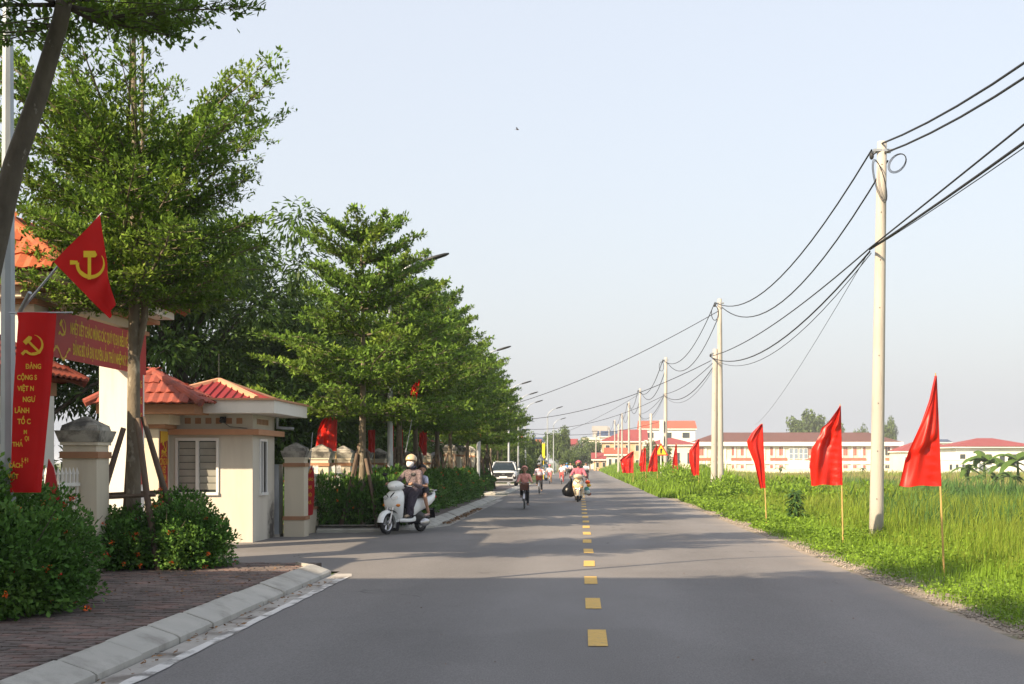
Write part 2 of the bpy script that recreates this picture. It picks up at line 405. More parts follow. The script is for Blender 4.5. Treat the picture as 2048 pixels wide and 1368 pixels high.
def asphalt_wear(m):
    """dusty right edge, faint wheel lanes and thin cracks on the asphalt"""
    n = m.node_tree.nodes; l = m.node_tree.links; bc = n['Principled BSDF'].inputs['Base Color']; src = bc.links[0].from_socket
    tc = n.new('ShaderNodeTexCoord'); sx = n.new('ShaderNodeSeparateXYZ'); l.new(tc.outputs['Object'], sx.inputs[0])
    def math_(op, a, b_=None):
        q = n.new('ShaderNodeMath'); q.operation = op
        for i, v in enumerate((a, b_)):
            if v is None: continue
            if isinstance(v, (int, float)): q.inputs[i].default_value = v
            else: l.new(v, q.inputs[i])
        return q.outputs[0]
    def rng(v, a, b_, c, d):
        q = n.new('ShaderNodeMapRange'); q.interpolation_type = 'SMOOTHSTEP'; l.new(v, q.inputs[0])
        for i, w in enumerate((a, b_, c, d)): q.inputs[i+1].default_value = w
        return q.outputs[0]
    def noise(sc_, det=5, vec=None):
        q = n.new('ShaderNodeTexNoise'); q.inputs['Scale'].default_value = sc_; q.inputs['Detail'].default_value = det
        l.new(vec or tc.outputs['Object'], q.inputs['Vector']); return q.outputs[0]
    x = sx.outputs[0]
    lane = rng(math_('ABSOLUTE', math_('SUBTRACT', math_('ABSOLUTE', math_('SUBTRACT', x, 0.15)), 1.75)), .25, 1.0, .87, 1.03)
    nz = noise(1.1, 7)
    dust = math_('MULTIPLY', rng(math_('ADD', x, math_('MULTIPLY', nz, .9)), 3.75, 4.55, 0, 1), .8)
    vo = n.new('ShaderNodeTexVoronoi'); vo.feature = 'DISTANCE_TO_EDGE'; vo.inputs['Scale'].default_value = .22
    mp = n.new('ShaderNodeVectorMath'); mp.operation = 'ADD'; nw = n.new('ShaderNodeTexNoise'); nw.inputs['Scale'].default_value = 1.6; nw.inputs['Detail'].default_value = 6
    l.new(tc.outputs['Object'], nw.inputs['Vector']); l.new(tc.outputs['Object'], mp.inputs[0]); l.new(nw.outputs['Color'], mp.inputs[1]); l.new(mp.outputs[0], vo.inputs['Vector'])
    crack = math_('MULTIPLY', rng(vo.outputs['Distance'], .0012, .004, 1, 0), rng(noise(.25), .55, .62, 0, 1))
    patch = rng(noise(.16, 3), .5, .56, 1.0, .90)
    val = math_('MULTIPLY', math_('MULTIPLY', lane, patch), math_('SUBTRACT', 1.0, math_('MULTIPLY', crack, .55)))
    sc = n.new('ShaderNodeVectorMath'); sc.operation = 'SCALE'; l.new(src, sc.inputs[0]); l.new(val, sc.inputs['Scale'])
    mx = n.new('ShaderNodeMixRGB'); mx.inputs[2].default_value = (.27, .235, .20, 1); l.new(dust, mx.inputs[0]); l.new(sc.outputs[0], mx.inputs[1]); l.new(mx.outputs[0], bc)
asphalt_wear(M['asphalt'])
# ------------------------------------------------------------------ ground, road, kerbs, pavement
def gz(x, y):
    """ground height right of the road: embankment running down to a low field"""
    x = np.asarray(x, float)
    return np.where(x < 4.4, -0.03, np.where(x < 7.5, -0.03 - (x-4.4)*0.025, np.where(x < 15, -0.1075 - (x-7.5)*0.10, -0.8575)))

xs = [-1800, -300, -60, -20, 3.4, 4.4, 5.5, 7.5, 9, 11, 13, 15, 30, 80, 300, 1800]
ys = [-120, -20, 0, 10, 20, 30, 45, 60, 90, 130, 200, 320, 600, 1200, 3500]
b = MB()
b.add([(x, y, float(gz(x, y))) for y in ys for x in xs],
      [(j*len(xs)+i, j*len(xs)+i+1, (j+1)*len(xs)+i+1, (j+1)*len(xs)+i) for j in range(len(ys)-1) for i in range(len(xs)-1)])
tag(b.build('ground', M['ground']), 'flat green field and earth stretching to the horizon', 'ground', kind='structure')

RX = 4.0
b = MB(); yy = np.concatenate([np.arange(-30, 70, 0.35), np.arange(70, 420, 5.0)])
rj = RX + np.cumsum(RNG.normal(0, .012, len(yy)))*0.25 + RNG.normal(0, .018, len(yy))
rj = np.clip(rj, RX-.10, RX+.10)
vs = []; fs = []
for i, y in enumerate(yy):
    cx = [-3.5, -1.7, 0.1, 2.0, rj[i]]
    vs += [(c, y, 0.018 - 0.0045*abs(c)) for c in cx]
    if i: fs += [((i-1)*5+k, (i-1)*5+k+1, i*5+k+1, i*5+k) for k in range(4)]
b.add(vs, fs)
road = b.build('road', M['asphalt'], smooth=True)
tag(road, 'grey asphalt two lane road running straight into the distance', 'road', kind='structure')
# driveway into the gate and side entries: asphalt aprons
b = MB(); b.add([(-16, 19.6, .001), (-3.5, 19.0, .001), (-3.5, 31.5, .001), (-5.0, 29.4, .001), (-6.4, 29.3, .001), (-16, 29.3, .001)], [(0,1,2,3,4,5)])
tag(b.build('driveway', M['asphalt']), 'asphalt entrance apron leading from the road to the gate', 'driveway', kind='structure')
b = MB(); b.add([(-14, 55.5, .001), (-3.5, 55.5, .001), (-3.5, 62.5, .001), (-14, 62.5, .001)], [(0,1,2,3)])
b.add([(-14, 79, .001), (-3.5, 79, .001), (-3.5, 96, .001), (-14, 96, .001)], [(0,1,2,3)])
tag(b.build('side_entry', M['gutter']), 'pale concrete side entries off the left edge of the road', 'driveway', kind='structure')

# dashed centre line: each dash its own painted mark
dash_y = []
u = 1/356.0
for k in range(-3, 45): dash_y.append(EYE*F*(u + 0.000685*k))
b = MB(); b.add([(-.085, -.55, 0), (.085, -.55, 0), (.085, .55, 0), (-.085, .55, 0)], [(0,1,2,3)])
dm = None
for i, y in enumerate(dash_y):
    if y < 5: continue
    if dm is None:
        d = b.build('lane_dash', M['yellow_paint'], road); dm = d.data
    else:
        d = link('lane_dash', dm, road)
    d.location = (0.16 + random.uniform(-.01, .01), y - (.18 if y < 9 else 0), 0.0235); d.rotation_euler = (0, 0, random.uniform(-.01, .01))

def kerb_run(path, name, label, stone=1.0, gap=.022):
    """path: list of (x,y) along the road-side foot, pavement on the left hand when walking +Y"""
    root = empty(name, (path[0][0], path[0][1], 0)); tag(root, label, 'kerb', kind='structure')
    prof = [(0, -.06), (0, .055), (-.035, .078), (-.255, .155), (-.30, .158), (-.30, -.06)]
    for (x0, y0), (x1, y1) in zip(path[:-1], path[1:]):
        L = math.hypot(x1-x0, y1-y0); n = max(1, round(L/stone)); d = ((x1-x0)/L, (y1-y0)/L); nr = (d[1], -d[0])
        for k in range(n):
            a, c = k*L/n + gap/2, (k+1)*L/n - gap/2
            sh = random.uniform(-.012, .012); dz = random.uniform(-.008, .008)
            b = MB(); rings = []
            for t, ins in ((a, .012), (a+.015, 0), (c-.015, 0), (c, .012)):
                ring = []
                for (o, z) in prof:
                    o2 = o*(1 - ins) + sh; z2 = z - ins*0.6 if z > 0 else z
                    ring.append((x0+d[0]*t + nr[0]*o2 - root.location.x, y0+d[1]*t + nr[1]*o2 - root.location.y, z2+dz))
                rings.append(ring)
            b.loft(rings); o = b.build('kerb_stone', M['kerb'], root, fixn=True)
    return root
KX = -3.52
kerb_run([(KX, 4.5), (KX, 18.45)], 'kerb', 'sloped concrete kerb along the brick pavement in the near shade')
kerb_run([(KX-.02, 18.46), (-3.85, 18.95)], 'kerb', 'short angled kerb stone ending the near pavement at the driveway', .6)
kerb_run([(-6.0, 29.6), (-4.7, 29.75), (-4.0, 30.6), (KX, 31.8), (KX, 55.2)], 'kerb', 'concrete kerb curving round the hedge corner behind the white scooter', .9)
kerb_run([(-5.6, 63.0), (-4.1, 63.2), (KX, 64.4), (KX, 78.5)], 'kerb', 'farther concrete kerb in front of the parked car')

def strip(name, pts, m, label, z):
    b = MB(); b.add([(x, y, z) for x, y in pts], [tuple(range(len(pts)))])
    return tag(b.build(name, m), label, 'gutter', kind='structure')
def wavy(x, y0, y1, amp, n):
    return [(x + random.uniform(-amp, amp), y0 + (y1-y0)*i/n) for i in range(n+1)]
strip('gutter', [(KX+.02, 4.5)] + wavy(-3.2, 4.5, 17.2, .015, 30) + [(-3.17, 18.1), (-3.25, 18.55), (-3.5, 18.6)], M['gutter'], 'dusty concrete gutter strip beside the near kerb', .0075)
strip('gutter_line', wavy(-3.3, 4.5, 17.6, .012, 50) + [(-3.19, 18.05)] + wavy(-3.195, 17.8, 4.5, .014, 50), M['white_paint'], 'worn white line painted along the near gutter', .0122)
strip('gutter', [(KX+.02, 31.6), (-3.25, 32.5), (-3.22, 55), (KX+.02, 55)], M['gutter'], 'dusty concrete gutter strip beside the far kerb', .0075)

# pavements
b = MB(); b.box(-7.4, -3.83, 2, 19.3, -.05, .105)
pav = tag(b.build('pavement', M['soil']), 'brick paved footway under the near bushes', 'pavement', kind='structure')
b = MB(); b.add([(-6.4, 29.6, .14), (-4.72, 29.78, .14), (-4.05, 30.7, .14), (-3.8, 31.9, .14), (-3.8, 55.2, .14), (-6.4, 55.2, .14)], [(0,1,2,3,4,5)])
tag(b.build('pavement', M['paver']), 'brown paved footway under the row of trees', 'pavement', kind='structure')
b = MB(); b.add([(-6.4, 63.1, .14), (-4.1, 63.4, .14), (-3.8, 64.6, .14), (-3.8, 78.5, .14), (-6.4, 78.5, .14)], [(0,1,2,3,4)])
tag(b.build('pavement', M['paver']), 'farther brown paved footway before the parked car', 'pavement', kind='structure')
# pavers, running bond, 0.22 x 0.11
pw, ph = .225, .112; cells = []
for r in range(int((19.25-8.2)/ph)):
    y = 8.2 + r*ph
    for c in range(15):
        x = -3.845 - c*pw - (r % 2)*pw/2
        if x - pw < -7.3: continue
        px_ = VPX + (x-pw/2)*F/y
        cells.append((px_ > -10 and EYE*F/y < 460, y, x))
cells_in = sorted([c for c in cells if c[0] and not (c[2] < -4.35 and c[1] < 14.0)], key=lambda c: c[1])
near = cells_in[:300]; nearset = set((c[1], c[2]) for c in near)
def paver_geo(b, x, y, z):
    e = .006; h = random.uniform(.115, .125); t = random.uniform(-.003, .003)
    x0, x1, y0, y1 = x-pw+.004, x-.004, y+.004, y+ph-.004
    b.add([(x0,y0,.10),(x1,y0,.10),(x1,y1,.10),(x0,y1,.10),(x0+e,y0+e,h+t),(x1-e,y0+e,h-t),(x1-e,y1-e,h-t),(x0+e,y1-e,h+t)],
          [(4,5,6,7),(0,1,5,4),(1,2,6,5),(2,3,7,6),(3,0,4,7)])
for c in near:
    b = MB(); paver_geo(b, c[2], c[1], 0); b.build('paver', random.choice([M['paver'], M['paver'], M['paver_b']]), pav)
b = MB()
for c in cells:
    if (c[1], c[2]) not in nearset:
        b.cur = random.choice([0, 0, 1]); paver_geo(b, c[2], c[1], 0)
tag(b.build('paver_field', [M['paver'], M['paver_b']], pav), kind='stuff')

# gravel along the right edge, leaf litter
def scatter_bits(name, pts, smin, smax, m, label, cat, flat=0.6, sides=6):
    N = len(pts); V = []; Fq = []
    s = RNG.uniform(smin, smax, N)
    oct_ = np.array([[1,0,0],[0,1,0],[-1,0,0],[0,-1,0],[0,0,1],[0,0,-1.0]])
    V = oct_[None]*s[:,None,None]*RNG.uniform(.6,1.3,(N,6,1))*np.array([1,1,flat]) + pts[:,None,:]
    f = np.array([[0,1,4],[1,2,4],[2,3,4],[3,0,4],[1,0,5],[2,1,5],[3,2,5],[0,3,5]])
    o = polys_np(name, V.reshape(-1,3), [(np.arange(N)[:,None,None]*6 + f[None]).reshape(-1,3)], m)
    return tag(o, label, cat, kind='stuff')
N = 5200
gy = 7 + 42*RNG.random(N)**1.5; gx = RX + .14 + np.abs(RNG.normal(0, .24, N)) - .10
patch = (np.sin(gy*1.1)+np.sin(gy*0.37+1) + RNG.normal(0,.8,N)) > -0.1
gx, gy = gx[patch], gy[patch]
scatter_bits('gravel', np.stack([gx, gy, np.full(len(gx), -.012)], 1), .006, .028, M['gravel'], 'loose gravel and grit along the right edge of the road', 'gravel')
b = MB(); yy2 = np.arange(5, 60, .3)
b.add([(RX-.25, y, -.018) for y in yy2] + [(RX+.42+.14*math.sin(y*1.7)+.1*math.sin(y*4.1), y, -.02) for y in yy2],
      [(i, i+1, len(yy2)+i+1, len(yy2)+i) for i in range(len(yy2)-1)][::1])
tag(b.build('road_shoulder', pm('dusty_shoulder', (0.30, 0.25, 0.20), 0.95, .25, 6, bump=.5, bscale=90, col2=(.16, .15, .09), c2scale=2.2, c2lo=.48, c2hi=.62)), 'dusty dirt shoulder at the right road edge', 'shoulder', kind='structure')
def litter(n, xr, yr, z, size, label, name='leaves'):
    pos = np.stack([RNG.uniform(*xr, n), RNG.uniform(*yr, n), np.full(n, z)], 1)
    a = RNG.uniform(0, 2*np.pi, n); ax = np.stack([np.cos(a), np.sin(a), RNG.uniform(-.1, .35, n)], 1)
    nr = unit(np.stack([RNG.normal(0,.3,n), RNG.normal(0,.3,n), np.ones(n)], 1))
    tag(leaves_np(name, pos, ax, nr, RNG.uniform(size*.6, size*1.3, n), size*.5, M['litter']), label, 'leaf litter', kind='stuff')
litter(520, (-3.5, -3.28), (33, 44), .03, .09, 'dry brown leaves heaped in the gutter beside the far kerb')
litter(260, (-5.6, -3.9), (14.0, 18.6), .132, .05, 'small fallen leaves scattered on the near brick pavement')
litter(110, (-3.5, -3.3), (9.0, 18.0), .02, .06, 'few dry leaves lying in the near gutter')
litter(60, (-3.0, 3.8), (10, 30), .03, .03, 'tiny scraps and leaf bits on the asphalt')

# ------------------------------------------------------------------ fences
def fence_post(root, x, y, s=1.0):
    w = .21*s; p = MB()
    p.frustum(x, y, -.05, .36, w*1.06, w*1.06, w*1.06, w*1.06); p.frustum(x, y, .44, 1.5*s, w, w, w, w)
    p.frustum(x, y, 1.58*s, 1.66*s, w*.98, w*.98, w*.98, w*.98)
    p.frustum(x, y, 1.66*s, 1.70*s, w*1.1, w*1.1, w*1.1, w*1.1)
    po = p.build('post', M['cream'], root)
    for za, zb, k in ((.36, .44, 1.16), (1.5*s, 1.58*s, 1.12)):
        q = MB(); q.frustum(x, y, za, zb, w*k, w*k, w*k, w*k); q.build('band', M['brown_band'], po)
    q = MB(); q.frustum(x, y, 1.70*s, 1.84*s, w*1.14, w*1.14, w*1.34, w*1.34)
    q.frustum(x, y, 1.842*s, 1.90*s, w*1.1, w*1.1, w*1.02, w*1.02); q.frustum(x, y, 1.90*s, 2.02*s, w*1.05, w*1.05, .02, .02)
    q.build('cap', M['dirty_top'], po)
    return po
PICK = None
def picket_bay(root, x, y0, y1, step=.125):
    global PICK
    b = MB(); b.box(x-.09, x+.09, y0, y1, -.05, .52); b.build('low_wall', M['cream'], root)
    b = MB(); b.box(x-.11, x+.11, y0, y1, .522, .58); b.build('coping', M['brown_band'], root)
    for z in (.74, 1.28):
        b = MB(); b.box(x-.02, x+.02, y0, y1, z, z+.045); b.build('rail', M['whitemetal'], root)
    if PICK is None:
        b = MB(); b.box(-.014, .014, -.014, .014, .58, 1.44); b.frustum(0, 0, 1.44, 1.53, .02, .02, .002, .002); o = b.build('picket', M['whitemetal'], root); PICK = o.data; COL.objects.unlink(o); bpy.data.objects.remove(o)
    n = int((y1-y0)/step)
    for i in range(n):
        link('picket', PICK, root, (x, y0 + (i+.5)*(y1-y0)/n, 0))
fn = empty('fence', (0, 0, 0)); tag(fn, 'cream post and white picket fence left of the gate, behind the near bush', 'fence')
for y in (11.9, 14.8, 17.7): fence_post(fn, -6.72, y, 1.06 if y < 17 else 1.1)
for y0, y1 in ((12.15, 14.55), (15.05, 17.45)): picket_bay(fn, -6.72, y0, y1)
ff = empty('fence', (0, 0, 0)); tag(ff, 'cream post and picket fence behind the hedge and tree row', 'fence')
py_ = [28.0, 30.7, 33.6, 36.5, 39.5, 42.5, 45.5, 48.5, 51.5, 54.5]
for y in py_: fence_post(ff, -6.1, y)
for a, c in zip(py_[:-1], py_[1:]): picket_bay(ff, -6.12, a+.22, c-.22, .16 if a < 42 else .3)
fg = empty('fence', (0, 0, 0)); tag(fg, 'far cream gate posts and wall past the second entry', 'fence')
for y in (63.2, 66, 69, 72, 75): fence_post(fg, -6.3, y, 1.25)
for y in (63.2, 66, 69, 72):
    b = MB(); b.box(-6.42, -6.2, y+.3, y+2.5, 0, 1.5); b.build('wall_panel', M['cream'], fg)

# ------------------------------------------------------------------ tiled roofs
def tile_mesh(m):
    b = MB(); w, l = .20, .34; cols = 5
    rows = []
    for v, dz in ((0, .045), (1, .012)):
        rows.append([(w*(c/(cols-1)-.5), l*v, dz + .030*math.sin(math.pi*c/(cols-1))**2) for c in range(cols)])
    low = [(x, y, z-.03) for x, y, z in rows[0]]
    b.add(low + rows[0] + rows[1], [(i, i+1, i+6, i+5) for i in range(4)] + [(i+5, i+6, i+11, i+10) for i in range(4)])
    me_o = b.build('roof_tile', m, None); me = me_o.data; bpy.data.objects.remove(me_o)
    return me
TILE = {k: tile_mesh(M[k]) for k in ('tile', 'tile_red')}
def tiled_face(root, poly, kind, under=True):
    """poly: 3D points, first edge = eave (left to right seen from outside)"""
    p = [Vector(q) for q in poly]; ex = (p[1]-p[0]).normalized(); nrm = (p[1]-p[0]).cross(p[-1]-p[0]).normalized(); ey = nrm.cross(ex)
    uv = [((q-p[0]).dot(ex), (q-p[0]).dot(ey)) for q in p]
    def span(v):
        xs_ = []
        for (a, c) in zip(uv, uv[1:]+uv[:1]):
            if (a[1]-v)*(c[1]-v) <= 0 and a[1] != c[1]:
                xs_.append(a[0] + (c[0]-a[0])*(v-a[1])/(c[1]-a[1]))
        return (min(xs_), max(xs_)) if len(xs_) >= 2 else None
    if under:
        b = MB(); b.add([q for q in p], [tuple(range(len(p)))]); b.build('underlay', M[kind], root)
    H = max(v for u_, v in uv); step = .28; v = -.06
    rot = Matrix((ex, ey, nrm)).transposed().to_4x4()
    r = 0
    while v < H - .12:
        sp = span(max(v, 0.001) + .16) if v + .16 < H else None
        if sp:
            n = max(1, int((sp[1]-sp[0]+.08)/.19)); off = (sp[0]+sp[1])/2 - (n-1)*.19/2
            for i in range(n):
                q = p[0] + ex*(off + i*.19) + ey*v + nrm*.012
                o = link('roof_tile', TILE[kind], root); o.matrix_world = Matrix.Translation(q) @ rot
                o.rotation_euler.z += random.uniform(-.015, .015)
        v += step; r += 1
def ridge_cap(root, a, c, kind, r=.085):
    a = Vector(a); c = Vector(c); L = (c-a).length; n = max(1, int(L/.34)); d = (c-a)/L
    for i in range(n):
        b = MB(); b.tube([a + d*(i*L/n - .01), a + d*((i+1)*L/n + .015)], [r*1.12, r*.95], 10); b.build('ridge_tile', M[kind], root, smooth=False)
def hip_roof(parent, x0, x1, y0, y1, ze, zr, kind, hips=(1, 1)):
    root = empty('roof', (0, 0, 0), parent=parent); cx = (x0+x1)/2; half = (x1-x0)/2
    ya = y0 + half*.55*hips[0]; yb = y1 - half*.55*hips[1]
    A, B_, C_, D = (x0,y0,ze), (x1,y0,ze), (x1,y1,ze), (x0,y1,ze); E_, F_ = (cx,ya,zr), (cx,yb,zr)
    tiled_face(root, [A, B_, E_], kind); tiled_face(root, [B_, C_, F_, E_], kind); tiled_face(root, [C_, D, F_], kind); tiled_face(root, [D, A, E_, F_], kind)
    for q, e in ((A, E_), (B_, E_), (C_, F_), (D, F_)): ridge_cap(root, e, q, kind)
    ridge_cap(root, E_, F_, kind, .095)
    return root

# ------------------------------------------------------------------ gate
gate = empty('gate', (-8.1, 21, 0)); gate.location = (0, 0, 0)
tag(gate, 'cream ceremonial gate with orange tiled roofs behind the front tree', 'gate')
def gbox(name, m, *a): return box_obj(name, m, gate, *a)
for y0, y1 in ((18.6, 19.3), (22.6, 23.3)):
    gbox('pillar', M['white_render'], -8.35, -7.8, y0, y1, -.05, 3.86)
    gbox('pillar_collar', M['brown_band'], -8.42, -7.73, y0-.07, y1+.07, 3.862, 3.93)
    gbox('pillar_collar', M['brown_band'], -8.38, -7.77, y0-.03, y1+.03, .0, .35)
gbox('beam', M['cream'], -8.28, -7.86, 18.3, 23.0+.6, 3.932, 4.08)
gbox('beam', M['brown_band'], -8.55, -7.6, 18.15, 23.55, 4.082, 4.15)
gbox('cornice', M['white_render'], -9.05, -7.28, 18.22, 23.35, 4.152, 4.27)
hip_roof(gate, -9.25, -7.1, 18.05, 23.5, 4.30, 5.06, 'tile')
for (ya, yb, pil) in ((24.45, 25.75, 25.44), (15.6, 18.3, 16.0)):
    kind = 'tile_red' if pil > 20 else 'tile_red'
    hip_roof(gate, -9.3 if pil > 20 else -9.2, -7.12 if pil > 20 else -6.95, ya, yb, 2.72, 3.32, 'tile_red')
    gbox('cornice', M['brown_band'], -9.15, -7.3, ya+.15, yb-.15, 2.52, 2.70)
    gbox('beam', M['cream'], -9.05, -7.9 if pil > 20 else -7.68, max(ya+.35, pil-.4), min(yb-.02, pil+.5), 2.33, 2.518)
    gbox('band', M['brown_band'], -8.7 if pil > 20 else -8.45, -8.0 if pil > 20 else -7.64, pil-.36, min(yb+.08, pil+.42), 2.25, 2.328)
    gbox('side_pillar', M['cream'], -8.62 if pil > 20 else -8.28, -8.14 if pil > 20 else -7.76, pil-.3, pil+.35, -.05, 2.248)
    gbox('side_pillar', M['cream'], -9.3, -8.95, pil-.3, pil+.35, -.05, 2.248)
# long banner across the gate
Zb0, Zb1, Xb, Ya, Yb = 3.14, 3.84, -7.70, 18.95, 23.05
ban = empty('gate_banner', (Xb, Ya, Zb0)); tag(ban, 'long red banner with two lines of yellow capitals across the gate', 'banner')
def fb(u, v, w): return (w + .02, u, v)
b = MB(); b.box(-.015, .015, 0, Yb-Ya, 0, Zb1-Zb0); b.build('cloth', M['banner'], ban)
text_on('lettering', 'NHIỆT LIỆT CHÀO MỪNG CÁC QUÝ VỊ ĐẠI BIỂU VỀ DỰ ĐẠI HỘI', .24, lambda u, v, w: fb(u + .66, v + .40, w), M['yellow'], ban, sx=.44, bold=.02)
text_on('lettering', 'ĐẢNG BỘ XÃ ĐẠI XUYÊN LẦN THỨ I NHIỆM KỲ 2025 - 2030', .24, lambda u, v, w: fb(u + .76, v + .09, w), M['yellow'], ban, sx=.44, bold=.02)
emblem_on('emblem', lambda u, v, w: fb(u + .36, v + .46, w), M['yellow'], ban, .26)
b = MB()
for k in range(9):
    b.add([(.021, .02 + .07*k, .06 + .09*math.sin(k*.9) ), (.021, .10 + .07*k, .04 + .09*math.sin(k*.9+.9)), (.021, .10 + .07*k, .09 + .09*math.sin(k*.9+.9)), (.021, .02 + .07*k, .10 + .09*math.sin(k*.9))], [(0,1,2,3)])
b.build('ornament', M['banner_gold'], ban)
def couplet(loc, w, h, label, rows, face='+X', top=True):
    """vertical red banner with gold lettering"""
    r_ = empty('couplet_banner', loc); tag(r_, label, 'banner')
    if face == '+X': fnc = lambda u, v, w_: (w_ + .008, u, v); b = MB(); b.box(-.006, .006, 0, w, 0, h)
    else: fnc = lambda u, v, w_: (u, -w_ - .008, v); b = MB(); b.box(0, w, -.006, .006, 0, h)
    b.build('cloth', M['banner'], r_)
    if top:
        b = MB(); q = [(.0, h*.84), (w, h*.88), (w, h), (0, h)]; b.prism(q, lambda u, v, w_: fnc(u, v, w_), .002); b.build('gold_top', M['banner_gold'], r_)
        emblem_on('emblem', lambda u, v, w_: fnc(u + w/2, v + h*.80, w_ + .003), M['yellow'], r_, w*.62)
    for i, t in enumerate(rows):
        text_on('lettering', t, w*.40, lambda u, v, w_, i=i: fnc(u + w/2, v + h*(.66 - .66*i/len(rows)), w_), M['banner_gold'], r_, 'C', sx=.62, bold=.02)
    return r_
couplet((-7.79, 22.72, 1.2), .46, 2.6, 'red and yellow couplet banner on the gate pillar behind the front tree trunk', ['MỪNG', 'ĐẢNG', 'MỪNG', 'XUÂN', 'ĐỔI', 'MỚI'])
couplet((-8.13, 25.2, .75), .45, 1.45, 'narrow red banner with emblem between the gate and the guard kiosk', ['ĐẢNG', 'CỘNG SẢN', 'VIỆT', 'NAM', 'MUÔN', 'NĂM'])
couplet((-7.71, 15.95, .6), .42, 1.7, 'faded red banner on the gate side pillar beside the lamp post', ['BÁC HỒ', 'VĨ ĐẠI', 'SỐNG', 'MÃI', 'TRONG'], top=False)
# gate leaf (sliding bars) inside the opening, set back
lf = empty('gate_leaf', (0, 0, 0)); tag(lf, 'low white steel sliding gate standing half open behind the front bush', 'gate')
for z in (.15, .8, 1.45): box_obj('rail', M['whitemetal'], lf, -8.55, -8.51, 19.4, 20.6, z, z+.05)
for i in range(10): box_obj('bar', M['whitemetal'], lf, -8.545, -8.515, 19.44+i*.12, 19.465+i*.12, .2, 1.6)

# ------------------------------------------------------------------ guard kiosk
kio = empty('guard_kiosk', (0, 0, 0)); tag(kio, 'small cream guard kiosk with flat eaves and red metal roof beside the gate', 'kiosk')
KX0, KX1, KY0, KY1 = -8.2, -6.5, 25.85, 27.7
wallm = pm('kiosk_render', (0.58, 0.545, 0.47), 0.85, 0.05, 2.2, bump=0.1, bscale=80, col2=(0.49, 0.45, 0.38), c2scale=3.0, c2lo=0.5, c2hi=0.85, stretch=(1, 1, .14))
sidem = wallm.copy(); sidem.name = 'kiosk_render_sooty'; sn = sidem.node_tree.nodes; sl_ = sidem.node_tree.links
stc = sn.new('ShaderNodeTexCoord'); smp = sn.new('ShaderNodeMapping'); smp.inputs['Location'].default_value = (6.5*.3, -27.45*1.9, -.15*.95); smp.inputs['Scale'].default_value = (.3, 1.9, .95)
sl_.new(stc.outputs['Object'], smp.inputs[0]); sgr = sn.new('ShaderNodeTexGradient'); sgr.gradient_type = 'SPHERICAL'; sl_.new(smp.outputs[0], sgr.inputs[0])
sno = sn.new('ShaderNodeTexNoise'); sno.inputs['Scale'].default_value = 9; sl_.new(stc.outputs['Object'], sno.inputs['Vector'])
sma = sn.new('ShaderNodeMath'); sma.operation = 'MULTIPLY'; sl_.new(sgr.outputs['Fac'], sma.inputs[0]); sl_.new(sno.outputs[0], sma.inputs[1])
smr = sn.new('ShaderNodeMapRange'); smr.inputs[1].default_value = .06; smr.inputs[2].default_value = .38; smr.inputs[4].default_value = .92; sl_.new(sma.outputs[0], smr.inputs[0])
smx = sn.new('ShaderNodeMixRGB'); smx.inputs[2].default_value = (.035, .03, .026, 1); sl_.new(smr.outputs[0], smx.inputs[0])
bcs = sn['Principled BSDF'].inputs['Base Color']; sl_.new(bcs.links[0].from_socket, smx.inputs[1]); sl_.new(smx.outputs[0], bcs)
# front wall with window opening
wx0, wx1, wz0, wz1 = -7.98, -7.22, 1.0, 2.02
b = MB(); b.box(KX0, wx0, KY0, KY0+.12, -.05, 2.55); b.box(wx1, KX1, KY0, KY0+.12, -.05, 2.55)
b.box(wx0, wx1, KY0, KY0+.12, -.05, wz0); b.box(wx0, wx1, KY0, KY0+.12, wz1, 2.55); b.build('wall', wallm, kio)
sy0, sy1, sz0, sz1 = 26.42, 26.92, .98, 2.02
b = MB(); b.box(KX1-.12, KX1-.001, KY0+.122, sy0, -.05, 2.55); b.box(KX1-.12, KX1-.001, sy1, KY1, -.05, 2.55)
b.box(KX1-.12, KX1-.001, sy0, sy1, -.05, sz0); b.box(KX1-.12, KX1-.001, sy0, sy1, sz1, 2.55); b.build('wall', sidem, kio)
b = MB(); b.box(KX0, KX1-.122, KY1-.12, KY1-.002, -.05, 2.55); b.build('wall', wallm, kio)
b = MB(); b.box(KX0, KX0+.12, KY0+.122, KY1-.122, -.05, 2.55); b.build('wall', wallm, kio)
# front window: frame, two sashes, louvres
w = MB()
w.box(wx0-.05, wx1+.05, KY0-.03, KY0+.02, wz1, wz1+.06); w.box(wx0-.05, wx1+.05, KY0-.05, KY0+.02, wz0-.06, wz0)
w.box(wx0-.05, wx0, KY0-.03, KY0+.02, wz0, wz1); w.box(wx1, wx1+.05, KY0-.03, KY0+.02, wz0, wz1)
win = w.build('window', M['upvc'], kio)
xm = (wx0+wx1)/2
for a, c in ((wx0, xm-.03), (xm+.03, wx1)):
    b = MB(); b.box(a, c, KY0+.055, KY0+.065, wz0, wz1); b.build('pane', M['glass'], win)
    for k in range(7):
        z = wz0 + .05 + k*(wz1-wz0-.06)/7
        b = MB(); b.add([(a, KY0+.045, z), (c, KY0+.045, z), (c, KY0+.02, z+.125), (a, KY0+.02, z+.125)], [(0,1,2,3)]); b.build('louvre', M['blind'], win)
box_obj('mullion', M['upvc'], win, xm-.03, xm+.03, KY0-.02, KY0+.05, wz0, wz1)
w = MB()
w.box(KX1-.03, KX1+.03, sy0-.05, sy1+.05, sz1, sz1+.05); w.box(KX1-.03, KX1+.05, sy0-.05, sy1+.05, sz0-.06, sz0)
w.box(KX1-.03, KX1+.03, sy0-.05, sy0, sz0, sz1); w.box(KX1-.03, KX1+.03, sy1, sy1+.05, sz0, sz1); w.box(KX1-.03, KX1+.02, 26.655, 26.685, sz0, sz1)
wn2 = w.build('window', M['upvc'], kio); box_obj('pane', M['glass'], wn2, KX1-.06, KX1-.05, sy0, sy1, sz0, sz1)
